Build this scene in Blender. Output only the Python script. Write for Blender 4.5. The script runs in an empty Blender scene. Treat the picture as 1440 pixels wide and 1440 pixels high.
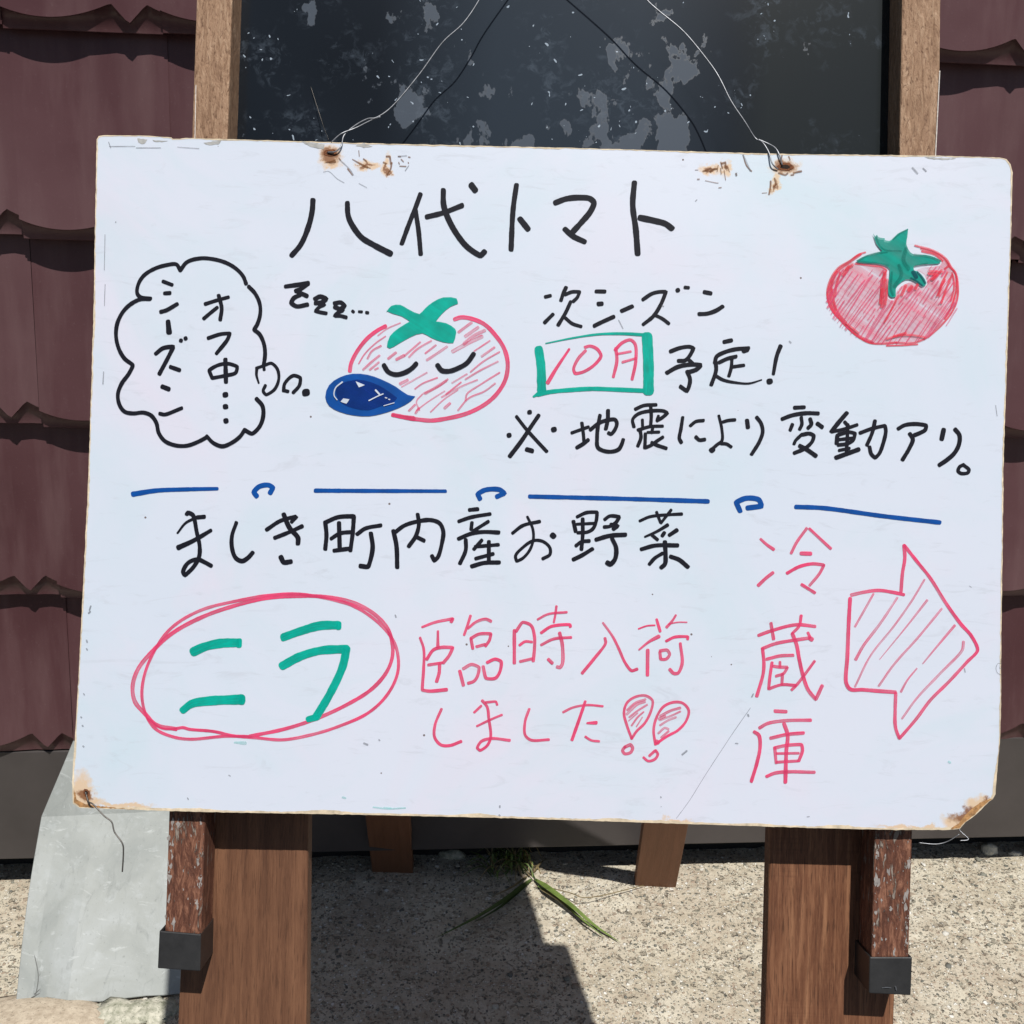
import bpy, bmesh, math, random
from math import radians, sin, cos, pi, sqrt
from mathutils import Matrix, Vector, noise
from mathutils.geometry import tessellate_polygon
random.seed(11)
S = bpy.context.scene
C = S.collection

# ------------------------------------------------------------------ camera, sky, sun, exposure
F = 1558.0
cam_m = Matrix.Translation((0, 0, 1.15)) @ Matrix.Rotation(radians(72), 4, 'X') @ Matrix.Rotation(radians(1.85), 4, 'Z')
cd = bpy.data.cameras.new('camera'); cam = bpy.data.objects.new('camera', cd); C.objects.link(cam)
cam.matrix_world = cam_m
cd.sensor_width = 36; cd.lens = F / 1440 * 36; cd.clip_start = 0.02; cd.clip_end = 2000
S.camera = cam
world = bpy.data.worlds.new("World"); S.world = world; world.use_nodes = True
wn = world.node_tree; bgn = wn.nodes['Background']
sky = wn.nodes.new('ShaderNodeTexSky'); sky.sky_type = 'NISHITA'; sky.sun_disc = False
sky.sun_elevation = radians(59.8); sky.sun_rotation = radians(161.3)
wn.links.new(sky.outputs[0], bgn.inputs[0]); bgn.inputs[1].default_value = 0.05
sl = bpy.data.lights.new('sun', 'SUN'); sl.energy = 5.0; sl.angle = radians(0.5); sl.color = (1, 0.965, 0.91)
so = bpy.data.objects.new('sun', sl); C.objects.link(so)
SUN = Vector((-.187, .552, -1)).normalized()
so.rotation_euler = SUN.to_track_quat('-Z', 'Y').to_euler(); so.location = (1, -3, 5)
S.view_settings.view_transform = 'Standard'; S.view_settings.look = 'None'
S.view_settings.exposure = -0.1; S.view_settings.gamma = 1.0
S.view_settings.use_curve_mapping = False

# ------------------------------------------------------------------ frames of reference
# easel frame: u right, v up in the leaning plane of the white sign, w behind it
P0 = cam_m @ Vector((0, 0, -.726))
tl = radians(1.1)
n0 = Vector((0, sin(tl), cos(tl)))
U0 = Vector((cos(radians(1.5)), -sin(radians(1.5)), 0)); U0 = (U0 - n0 * U0.dot(n0)).normalized()
V0 = n0.cross(U0)
B3 = Matrix((U0, V0, n0)).transposed()
EM = Matrix.Translation(P0) @ (cam_m.to_3x3() @ B3).to_4x4()
EI = EM.inverted()
CO = cam_m.translation
def ray(px, py): return cam_m.to_3x3() @ Vector(((px - 720) / F, -(py - 720) / F, -1))
def E(px, py, w=0.0):
    o = EI @ CO; d = EI.to_3x3() @ ray(px, py)
    t = (-w - o.z) / d.z
    return (o.x + d.x * t, o.y + d.y * t)
YAW = radians(5.2)
WM = Matrix.Translation((0, 1.575, 0)) @ Matrix.Rotation(YAW, 4, 'Z')   # wall frame: x along, y into wall
WI = WM.inverted()
def W(px, py, y=0.0):
    o = WI @ CO; d = WI.to_3x3() @ ray(px, py); t = (y - o.y) / d.y
    return (o.x + d.x * t, o.z + d.z * t)
def G(px, py, z=0.0):
    d = ray(px, py); t = (z - CO.z) / d.z
    return CO + d * t

# ------------------------------------------------------------------ materials
def mat(name):
    m = bpy.data.materials.new(name); m.use_nodes = True
    nt = m.node_tree; return m, nt, nt.nodes['Principled BSDF']
class NT:
    def __init__(s, nt): s.nt = nt
    def n(s, t, ins=None, **kw):
        k = s.nt.nodes.new('ShaderNode' + t)
        for a, b in kw.items(): setattr(k, a, b)
        for a, b in (ins or {}).items():
            if hasattr(b, 'is_linked') or isinstance(b, bpy.types.NodeSocket): s.nt.links.new(b, k.inputs[a])
            else: k.inputs[a].default_value = b
        return k
    def coord(s, scale=(1, 1, 1), kind='Object', loc=(0, 0, 0)):
        c = s.n('TexCoord'); m = s.n('Mapping', {0: c.outputs[kind], 1: loc, 3: scale}); return m.outputs[0]
    def noise(s, vec, sc, det=4, rough=.55, dist=0.0):
        return s.n('TexNoise', {'Vector': vec, 'Scale': sc, 'Detail': det, 'Roughness': rough, 'Distortion': dist}).outputs[0]
    def ramp(s, fac, stops, interp='LINEAR'):
        r = s.n('ValToRGB', {0: fac}); cr = r.color_ramp; cr.interpolation = interp
        while len(cr.elements) < len(stops): cr.elements.new(.5)
        for e, (p, c) in zip(cr.elements, stops):
            e.position = p; e.color = (c, c, c, 1) if isinstance(c, (int, float)) else (*c, 1)
        return r.outputs[0]
    def mix(s, fac, a, b, mode='MIX'):
        k = s.n('Mix', data_type='RGBA', blend_type=mode)
        for i, v in ((0, fac), (6, a), (7, b)):
            if isinstance(v, bpy.types.NodeSocket): s.nt.links.new(v, k.inputs[i])
            elif i == 0: k.inputs[0].default_value = v
            else: k.inputs[i].default_value = (*v, 1)
        return k.outputs[2]
    def math(s, op, a, b=0.0, clamp=False):
        return s.n('Math', {0: a, 1: b}, operation=op, use_clamp=clamp).outputs[0]
    def bump(s, h, st, dist, bs, nrm=None):
        k = s.n('Bump', {'Height': h, 'Strength': st, 'Distance': dist})
        if nrm: s.nt.links.new(nrm, k.inputs['Normal'])
        s.nt.links.new(k.outputs[0], bs.inputs['Normal']); return k.outputs[0]
    def L(s, a, b): s.nt.links.new(a, b)

def wood(name, dark, mid, light, scale=1.0, peel=None, rough=.6, pore=1.0, saw=0):
    """grain runs along object Y; peel = (paint colour, threshold, slope along v)"""
    m, nt, b = mat(name); N = NT(nt)
    v = N.coord((180 * scale, 9 * scale, 180 * scale))
    g1 = N.noise(v, 1, 5, .6, .6)
    v2 = N.coord((30, 4, 30)); g2 = N.noise(v2, 1.3, 4, .6, 1.2)
    f = N.math('ADD', N.math('MULTIPLY', g1, .6), N.math('MULTIPLY', g2, .4))
    col = N.ramp(f, [(.34, dark), (.5, mid), (.66, light)])
    v3 = N.coord((900, 60, 900)); pores = N.noise(v3, 1, 3, .6)
    if saw:
        sw = N.noise(N.coord((14, 620, 14)), 1, 3, .6); km = N.ramp(N.noise(N.coord((26, 9, 26)), 1, 3, .5), [(.45, 0.0), (.6, 1.0)])
        col = N.mix(N.math('MULTIPLY', N.ramp(sw, [(.5, 0.0), (.66, .6)]), km), col, dark)
    fl = N.noise(N.coord((1500, 90, 1500)), 1, 3, .6)
    col = N.mix(N.ramp(fl, [(.5, 0.0), (.72, .45)]), col, light)
    blot = N.noise(N.coord((22, 11, 22)), 1, 4, .6)
    col = N.mix(N.ramp(blot, [(.55, 0.0), (.75, .5)]), col, dark)
    col = N.mix(N.ramp(pores, [(.34, pore), (.46, 0.0)]), col, tuple(c * .45 for c in dark))
    h = N.math('ADD', g1, N.math('MULTIPLY', pores, .5))
    if peel:
        pc, lo, hi = peel
        v4 = N.coord((150, 55, 150)); pn = N.noise(v4, 1, 6, .7, .4)
        k = N.ramp(pn, [(lo, 0.0), (hi, 1.0)])
        col = N.mix(k, col, pc)
        h = N.math('ADD', h, N.math('MULTIPLY', k, .6))
    N.L(col, b.inputs['Base Color']); b.inputs['Roughness'].default_value = rough
    b.inputs['Specular IOR Level'].default_value = .35
    N.bump(h, .55, .0012, b)
    return m
M_plank = wood('brown_plank', (.085, .036, .019), (.140, .063, .033), (.205, .098, .052), .8, pore=.45)
M_plank2 = wood('grooved_plank', (.085, .031, .015), (.145, .058, .028), (.29, .14, .072), 1.3, pore=.6, saw=1)
M_rear = wood('rear_leg_wood', (.16, .07, .035), (.19, .085, .045), (.22, .10, .055), .5, pore=.15)
# worn stile: tan weathered wood high up, dark reddish stain left further down
def stile_mat():
    m, nt, b = mat('worn_stile_wood'); N = NT(nt)
    v = N.coord((230, 45, 230)); g1 = N.noise(v, 1, 6, .7, 1.4)
    v2 = N.coord((620, 170, 620)); g2 = N.noise(v2, 1, 4, .65, .8)
    tan = N.ramp(g1, [(.3, (.20, .11, .062)), (.5, (.33, .20, .122)), (.68, (.46, .31, .205))])
    tan = N.mix(N.ramp(g2, [(.33, 1.0), (.45, 0.0)]), tan, (.13, .065, .035))
    red = N.ramp(g1, [(.34, (.07, .028, .018)), (.5, (.13, .05, .030)), (.64, (.30, .14, .085))])
    c = N.n('TexCoord'); sx = N.n('SeparateXYZ', {0: c.outputs['Object']})
    hi = N.n('MapRange', {0: sx.outputs[1], 1: -.05, 2: .12}).outputs[0]
    col = N.mix(hi, red, tan)
    pn = N.noise(N.coord((240, 60, 240)), 1, 6, .7, .6)
    near = N.n('MapRange', {0: sx.outputs[1], 1: -.31, 2: -.2, 3: .0, 4: .12}).outputs[0]
    k = N.ramp(N.math('ADD', pn, near), [(.66, 0.0), (.70, 1.0)])
    kk = N.math('MULTIPLY', k, N.math('SUBTRACT', 1.0, hi))
    col = N.mix(kk, col, (.27, .225, .19))
    N.L(col, b.inputs['Base Color']); b.inputs['Roughness'].default_value = .62
    b.inputs['Specular IOR Level'].default_value = .35
    N.bump(N.math('ADD', g1, N.math('ADD', N.math('MULTIPLY', g2, .6), N.math('MULTIPLY', kk, .5))), .9, .0016, b)
    return m
M_stile = stile_mat()
def simple(name, col, rough, metal=0.0, var=.15, sc=40, bump=0.0, spec=.5):
    m, nt, b = mat(name); N = NT(nt)
    f = N.noise(N.coord(), sc, 5, .6)
    c = N.ramp(f, [(.3, tuple(x * (1 - var) for x in col)), (.7, tuple(min(1, x * (1 + var)) for x in col))])
    N.L(c, b.inputs['Base Color']); b.inputs['Roughness'].default_value = rough; b.inputs['Metallic'].default_value = metal
    b.inputs['Specular IOR Level'].default_value = spec
    if bump: N.bump(f, bump, .001, b)
    return m
M_cap = simple('black_rubber', (.022, .022, .023), .42, var=.25, sc=90, bump=.2)
M_wire = simple('galvanised_wire', (.27, .28, .30), .45, .9, .3, 300)
M_wire2 = simple('dull_wire', (.14, .13, .12), .5, .8, .4, 300)
M_black = simple('black_backing', (.012, .012, .013), .8)
M_rustw = simple('rusty_hole_edge', (.16, .055, .02), .9, 0, .6, 900, .6)
M_hole = simple('dark_hole', (.02, .010, .006), .95, 0, .5, 900)

def tile_mat():
    m, nt, b = mat('maroon_tile_paint'); N = NT(nt)
    v = N.coord((3, 3, 1.6), 'Object'); g = N.n('TexCoord')
    geo = N.n('NewGeometry')
    big = N.noise(geo.outputs['Position'], 2.6, 4, .55)
    oi = N.n('ObjectInfo')
    f = N.math('ADD', N.math('MULTIPLY', big, .8), N.math('MULTIPLY', oi.outputs['Random'], .2))
    col = N.ramp(f, [(.3, (.062, .025, .028)), (.5, (.085, .038, .042)), (.72, (.115, .060, .065))])
    st = N.noise(N.n('Mapping', {0: geo.outputs['Position'], 3: (26, 26, 2.2)}).outputs[0], 1, 4, .6)
    col = N.mix(N.ramp(st, [(.45, 0.0), (.8, .55)]), col, (.15, .09, .092))
    fine = N.noise(geo.outputs['Position'], 260, 3, .6)
    col = N.mix(N.ramp(fine, [(.62, 0.0), (.75, .25)]), col, (.16, .11, .11))
    N.L(col, b.inputs['Base Color'])
    r = N.ramp(big, [(.3, .30), (.7, .45)]); N.L(r, b.inputs['Roughness'])
    b.inputs['Specular IOR Level'].default_value = .3
    dent = N.noise(geo.outputs['Position'], 9, 2, .5)
    N.bump(N.math('ADD', dent, N.math('MULTIPLY', fine, .02)), .35, .01, b)
    return m
M_tile = tile_mat()
M_base = simple('grey_flashing', (.070, .062, .060), .42, 0, .18, 6, .0, .3)

def board_mat():
    m, nt, b = mat('whiteboard_enamel'); N = NT(nt)
    c = N.n('TexCoord'); o = c.outputs['Object']
    base = N.ramp(N.noise(o, 3.2, 3, .5), [(.3, (.555, .62, .715)), (.5, (.585, .63, .725)), (.7, (.61, .635, .73))])
    # wiped-off ink: faint pink, green and grey clouds
    s1 = N.noise(N.coord((1, 1, 1), loc=(3, 1, 0)), 7, 5, .6, .8)
    base = N.mix(N.ramp(s1, [(.52, 0.0), (.72, .6)]), base, (.65, .60, .70))
    s2 = N.noise(N.coord((1, 1, 1), loc=(9, 4, 0)), 8, 5, .6, .8)
    base = N.mix(N.ramp(s2, [(.50, 0.0), (.72, .7)]), base, (.50, .62, .69))
    s3 = N.noise(N.coord((22, 90, 1), loc=(2, 7, 0)), 1, 6, .7, 1.5)
    base = N.mix(N.ramp(s3, [(.57, 0.0), (.70, .34)]), base, (.43, .455, .51))
    sp = N.n('TexVoronoi', {'Vector': o, 'Scale': 75.0, 'Randomness': 1.0}); 
    wc = N.n('SeparateColor', {0: sp.outputs['Color']})
    spk = N.math('MULTIPLY', N.math('LESS_THAN', sp.outputs['Distance'], .055), N.math('GREATER_THAN', wc.outputs[0], .93))
    base = N.mix(spk, base, (.16, .13, .13))
    # rust round the holes, in the corners and down the edges
    warp = N.n('Mix', {0: .012, 6: o, 7: N.n('TexNoise', {'Vector': o, 'Scale': 55.0, 'Detail': 6.0, 'Roughness': .65}).outputs['Color']}, data_type='RGBA')
    warp = N.n('VectorMath', {0: o, 1: N.n('VectorMath', {0: N.n('VectorMath', {0: N.n('TexNoise', {'Vector': o, 'Scale': 60.0, 'Detail': 6.0, 'Roughness': .7}).outputs['Color'], 1: (.5, .5, .5)}, operation='SUBTRACT').outputs[0], 'Scale': .024}, operation='SCALE').outputs[0]}, operation='ADD').outputs[0]
    def spots(lst):
        acc = None
        for px, py, r, sx, sy in lst:
            x, y = E(px, py)
            d = N.n('VectorMath', {0: warp, 1: (x, y, 0)}, operation='SUBTRACT').outputs[0]
            d = N.n('VectorMath', {0: d, 1: (1 / sx, 1 / sy, 0)}, operation='MULTIPLY').outputs[0]
            l = N.n('VectorMath', {0: d}, operation='LENGTH').outputs[1]
            k = N.n('MapRange', {0: l, 1: r * .55, 2: r, 3: 1.0, 4: 0.0}).outputs[0]
            acc = k if acc is None else N.math('MAXIMUM', acc, k)
        return acc
    halo = spots([(465, 221, .009, 1, 1), (466, 230, .005, 1.3, .8), (517, 233, .006, 1.8, .8), (545, 232, .0055, .7, 2), (1000, 240, .006, 1.6, .9), (1020, 236, .005, .8, 1.6), (1104, 236, .0085, 1.5, .8), (1088, 258, .006, .6, 1.6),
                  (116, 1112, .011, .8, 1.3), (114, 1128, .009, 1.9, .6), (170, 1134, .005, 5, .6), (1378, 1133, .009, 1.3, .8), (1350, 1152, .009, 1.5, .8), (1290, 1166, .006, 5, .5), (950, 1155, .004, 3, .8)])
    base = N.mix(N.math('MULTIPLY', halo, .62), base, (.66, .38, .10))
    core = spots([(465, 220, .0066, 1.1, .9), (512, 232, .0028, 2.2, .7), (546, 238, .003, .6, 2.4), (1000, 240, .0032, 1.6, .8), (1018, 234, .0022, .6, 2.0), (1104, 235, .0072, 1.4, .7), (1088, 261, .003, .5, 1.8), (121, 1115, .005, 1, 1), (1360, 1145, .0045, 3, 1.2), (1390, 1128, .004, 1.5, .8), (112, 1133, .003, 3, .6)])
    base = N.mix(N.math('MULTIPLY', core, .9), base, (.20, .075, .025))
    N.L(base, b.inputs['Base Color'])
    b.inputs['Roughness'].default_value = .42; b.inputs['Specular IOR Level'].default_value = .4
    lump = N.noise(o, 6, 2, .5); fine = N.noise(o, 420, 2, .5)
    N.bump(N.math('ADD', lump, N.math('MULTIPLY', fine, .006)), .25, .004, b)
    return m
M_board = board_mat()
M_edge = simple('yellowed_board_edge', (.60, .50, .36), .7, 0, .35, 130)
M_chip = simple('bare_chipped_metal', (.36, .36, .35), .6, 0, .3, 160)
M_rustpatch = simple('rusted_torn_corner', (.36, .19, .075), .85, 0, .55, 260, .5)

def ink(name, col, alpha, streak=.2, edge=.0, rough=.45, slowv=0.0):
    """marker ink: UV x runs along the stroke, UV y from -1 to 1 across it"""
    m, nt, b = mat(name); N = NT(nt)
    c = N.n('TexCoord')
    v = N.n('Mapping', {0: c.outputs['UV'], 3: (110, 3.4, 1)}).outputs[0]
    st = N.noise(v, 1, 4, .65)
    ob = N.noise(c.outputs['Object'], 90, 3, .5)
    slow = N.noise(N.n('Mapping', {0: c.outputs['UV'], 3: (16, .2, 1)}).outputs[0], 1, 2, .5)
    sx = N.n('SeparateXYZ', {0: c.outputs['UV']})
    e = N.math('ABSOLUTE', sx.outputs[1])
    dark = tuple(x * .62 for x in col)
    cc = N.mix(N.ramp(N.math('ADD', N.math('MULTIPLY', st, .5), N.math('MULTIPLY', ob, .5)), [(.38, .75), (.62, 0.0)]), col, dark)
    N.L(cc, b.inputs['Base Color']); b.inputs['Roughness'].default_value = rough
    b.inputs['Specular IOR Level'].default_value = .15
    a = N.n('MapRange', {0: st, 1: .35, 2: .65, 3: alpha - streak, 4: min(1, alpha + streak * .4)}).outputs[0]
    if slowv: a = N.math('SUBTRACT', a, N.n('MapRange', {0: slow, 1: .35, 2: .62, 3: slowv, 4: -.05}).outputs[0])
    a = N.math('ADD', a, N.math('MULTIPLY', N.math('MULTIPLY', N.math('MULTIPLY', e, e), e), edge), True)
    N.L(a, b.inputs['Alpha'])
    return m
INK = {
 'k': ink('black_marker', (.0085, .009, .016), 1.0, .05, rough=.5),
 'b': ink('blue_marker', (.002, .075, .34), .97, .06),
 'B': ink('dark_blue_marker', (.002, .028, .21), .72, .3),
 'g': ink('green_marker', (.0, .40, .31), .96, .08),
 'G': ink('dark_green_marker', (.0, .32, .25), .95, .2),
 'n': ink('green_overlap', (.0, .19, .15), .5, .4),
 'N': ink('blue_green_overlap', (.0, .06, .10), .7, .2),
 'r': ink('red_marker', (.84, .065, .185), .84, .2, .25, slowv=.26),
 't': ink('thin_red_marker', (.84, .085, .21), .56, .26, .25, slowv=.22),
 'R': ink('strong_red_marker', (.84, .05, .09), .74, .3, .15, slowv=.2),
 'o': ink('rust_scribble', (.22, .09, .03), .75, .4),
 'p': ink('pale_pink_wash', (.86, .19, .26), .42, .32),
 'w': ink('white_gap', (.60, .66, .76), 1.0, 0),
 'y': ink('grey_scratch', (.22, .23, .26), .6, .5),
 'c': ink('cyan_smear', (.30, .72, .70), .5, .4),
}

# ------------------------------------------------------------------ builders
def prop(o, label=None, cat=None, group=None, kind=None):
    if label: o['label'] = label
    if cat: o['category'] = cat
    if group: o['group'] = group
    if kind: o['kind'] = kind
    return o
def thing(name, label, cat, loc, group=None, m=None):
    o = bpy.data.objects.new(name, None); C.objects.link(o)
    o.matrix_world = m if m is not None else Matrix.Translation(loc)
    o.empty_display_size = .05
    return prop(o, label, cat, group)
WORLDM = {}
def wm(o):
    m = o.matrix_basis.copy()
    return wm(o.parent) @ m if o.parent else m
def obj(name, verts, faces, m, parent=None, M=None, uvs=None, smooth=False):
    me = bpy.data.meshes.new(name); me.from_pydata([tuple(v) for v in verts], [], faces)
    if uvs:
        l = me.uv_layers.new(name='UVMap')
        for lp in me.loops: l.data[lp.index].uv = uvs[lp.vertex_index]
    me.materials.append(m)
    if smooth:
        for p in me.polygons: p.use_smooth = True
    me.update()
    o = bpy.data.objects.new(name, me); C.objects.link(o)
    M = M if M is not None else Matrix.Identity(4)
    if parent:
        o.parent = parent; o.matrix_basis = wm(parent).inverted() @ M
    else: o.matrix_basis = M
    return o
def prism(outline, z0, z1):
    """outline in the xy plane, counter-clockwise, from z0 (back) to z1 (front)"""
    n = len(outline)
    v = [(x, y, z0) for x, y in outline] + [(x, y, z1) for x, y in outline]
    tris = tessellate_polygon([[Vector((x, y, 0)) for x, y in outline]])
    f = []
    for t in tris:
        a, b, c = t
        ar = (outline[b][0] - outline[a][0]) * (outline[c][1] - outline[a][1]) - (outline[b][1] - outline[a][1]) * (outline[c][0] - outline[a][0])
        if ar < 0: a, c = c, a
        f.append((n + a, n + b, n + c)); f.append((c, b, a))
    area = sum(outline[i][0] * outline[(i + 1) % n][1] - outline[(i + 1) % n][0] * outline[i][1] for i in range(n))
    for i in range(n):
        j = (i + 1) % n
        f.append((i, j, n + j, n + i) if area > 0 else (j, i, n + i, n + j))
    return v, f
def bev(o, w=.001, seg=2):
    b = o.modifiers.new('bevel', 'BEVEL'); b.width = w; b.segments = seg; b.limit_method = 'ANGLE'; b.angle_limit = radians(40)
    return o
def catmull(pts, step):
    if len(pts) < 3:
        (a, b) = pts if len(pts) == 2 else (pts[0], pts[0])
        n = max(2, int((Vector(b) - Vector(a)).length / step))
        return [tuple(Vector(a).lerp(Vector(b), i / n)) for i in range(n + 1)]
    P = [Vector(p) for p in pts]; out = []
    for i in range(len(P) - 1):
        p0 = P[i - 1] if i else P[0] * 2 - P[1]; p1 = P[i]; p2 = P[i + 1]
        p3 = P[i + 2] if i + 2 < len(P) else P[-1] * 2 - P[-2]
        # sharp corners stay corners
        n = max(2, int((p2 - p1).length / step))
        d = (p2 - p1)
        def tang(a, b_, c):
            u = (b_ - a); w_ = (c - b_)
            if u.length < 1e-9 or w_.length < 1e-9: return (c - a) * .5
            cs = u.normalized().dot(w_.normalized())
            k = max(0, min(1, (cs + .05) / .6))
            s = min(u.length, w_.length)
            return ((u.normalized() + w_.normalized()) * .5 * k) * d.length * min(1, 1.2 * s / max(d.length, 1e-9) + .3)
        t1 = tang(p0, p1, p2); t2 = tang(p1, p2, p3)
        for k in range(n):
            t = k / n; t2_ = t * t; t3 = t2_ * t
            out.append(tuple(p1 * (2 * t3 - 3 * t2_ + 1) + t1 * (t3 - 2 * t2_ + t) + p2 * (-2 * t3 + 3 * t2_) + t2 * (t3 - t2_)))
    out.append(tuple(P[-1])); return out
def ribbon(pts, w, z, V, Fc, UV, taper=(1, 1), rise=.00003, seed=0, nocap=False):
    """flat marker stroke of width w with round ends, wandering a little in width"""
    c = [Vector(p) for p in catmull(pts, max(w * .28, .0006))]
    c2 = [c[0]]
    for p in c[1:]:
        if (p - c2[-1]).length > w * .08: c2.append(p)
    c = c2
    if len(c) < 2: c = [c[0], c[0] + Vector((w * .15, 0))]
    L = [0]
    for i in range(1, len(c)): L.append(L[-1] + (c[i] - c[i - 1]).length)
    T = max(L[-1], 1e-6); n = len(c); r = w / 2
    rows = []
    for i in range(n):
        a = c[max(0, i - 1)]; b = c[min(n - 1, i + 1)]; d = (b - a)
        d = d.normalized() if d.length > 1e-9 else Vector((1, 0))
        nn = Vector((-d.y, d.x)); t = L[i] / T
        k = taper[0] + (taper[1] - taper[0]) * t
        k *= 1 + .11 * noise.noise(Vector((c[i].x * 150, c[i].y * 150, seed))) + .07 * noise.noise(Vector((c[i].x * 700, c[i].y * 700, seed + 9)))
        rows.append((c[i], nn, r * k, L[i], d))
    rr = []
    def cap(row, s):
        p, nn, q, l, d = row; o = []
        sk = .35 * noise.noise(Vector((p.x * 900, p.y * 900, 4)))
        for ang in (78, 60, 32):
            a = radians(ang); o.append((p + d * s * q * sin(a) * .85 + nn * q * sk * (sin(a) ** 2), nn, q * cos(a) ** .7, l, d))
        return o
    if not nocap:
        rr += cap(rows[0], -1); rr += rows; rr += cap(rows[-1], 1)[::-1]
    else: rr = rows
    b0 = len(V); rn = random.random() * 50
    for i, (p, nn, q, l, d) in enumerate(rr):
        zz = z + rise * i / len(rr)
        a = p + nn * q; b = p - nn * q
        V.append((a.x, a.y, zz)); V.append((b.x, b.y, zz)); UV.append((l + rn, 1)); UV.append((l + rn, -1))
    for i in range(len(rr) - 1):
        k = b0 + 2 * i; Fc.append((k, k + 1, k + 3, k + 2))
ZI = .00022
def polyfill(pts, z, V, Fc, UV):
    tr = tessellate_polygon([[Vector((x, y, 0)) for x, y in pts]]); b0 = len(V)
    for x, y in pts: V.append((x, y, z)); UV.append((x * .5 + y * .8, 0.0))
    for a, b, c in tr:
        A, B, D = pts[a], pts[b], pts[c]
        if (B[0] - A[0]) * (D[1] - A[1]) - (B[1] - A[1]) * (D[0] - A[0]) < 0: b, c = c, b
        Fc.append((b0 + a, b0 + b, b0 + c))
def parse(s):
    out = []
    for st in s.split(';'):
        st = st.strip()
        if not st: continue
        w = None; tp = (1, 1)
        if ':' in st:
            a, st = st.split(':'); q = a.split('/'); w = float(q[0])
            if len(q) == 3: tp = (float(q[1]), float(q[2]))
        out.append((w, tp, [tuple(float(v) for v in p.split(',')) for p in st.split()]))
    return out
zc = [0]
def ink_part(name, crop, s, key, base_w, parent, label=None, poly=None, lvl=0):
    """strokes measured on the sign, laid flat on its front face"""
    ox, oy, sc = crop; V = []; Fc = []; UV = []
    zc[0] += 1
    z0 = ZI + lvl * .00026
    def mp(p): return E(ox + p[0] / sc, oy + p[1] / sc)
    um = .726 / F / sc * (1.08 if key in 'kgb' else 1.12 if key == 'r' else 1.12)
    k = 0
    for pl in (poly or []):
        P = [mp(p) for p in parse(pl)[0][2]]
        P = [tuple(q) for q in catmull(P + [P[0]], .004)][:-1]
        polyfill(P, z0 + .00002 * k, V, Fc, UV); k += 1
    for i, (w, tp, pts) in enumerate(parse(s)):
        ribbon([mp(p) for p in pts], (w or base_w) * um, z0 + .00004 * (k % 5 + 1), V, Fc, UV, tp, .00003, i); k += 1
    o = obj(name, V, Fc, INK[key], parent, EM, UV)
    if label: o['label'] = label
    return o
def tube(path, r, V, Fc, sides=6):
    P = [Vector(p) for p in path]; b0 = len(V); up = Vector((0.13, .2, 1)).normalized()
    for i, p in enumerate(P):
        d = (P[min(i + 1, len(P) - 1)] - P[max(i - 1, 0)]).normalized()
        a = d.cross(up)
        a = a.normalized() if a.length > 1e-3 else Vector((1, 0, 0))
        b = d.cross(a)
        for k in range(sides):
            t = 2 * pi * k / sides; V.append(tuple(p + (a * cos(t) + b * sin(t)) * r))
    for i in range(len(P) - 1):
        for k in range(sides):
            k2 = (k + 1) % sides; a = b0 + i * sides
            Fc.append((a + k, a + k2, a + sides + k2, a + sides + k))
    Fc.append(tuple(b0 + k for k in range(sides))[::-1]); Fc.append(tuple(b0 + (len(P) - 1) * sides + k for k in range(sides)))
def smooth3(pts, n=8):
    P = [Vector(p) for p in pts]; out = []
    for i in range(len(P) - 1):
        p0 = P[max(i - 1, 0)]; p1 = P[i]; p2 = P[i + 1]; p3 = P[min(i + 2, len(P) - 1)]
        for k in range(n):
            t = k / n
            out.append(.5 * ((2 * p1) + (p2 - p0) * t + (2 * p0 - 5 * p1 + 4 * p2 - p3) * t * t + (3 * p1 - p0 - 3 * p2 + p3) * t ** 3))
    out.append(P[-1]); return out

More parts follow.
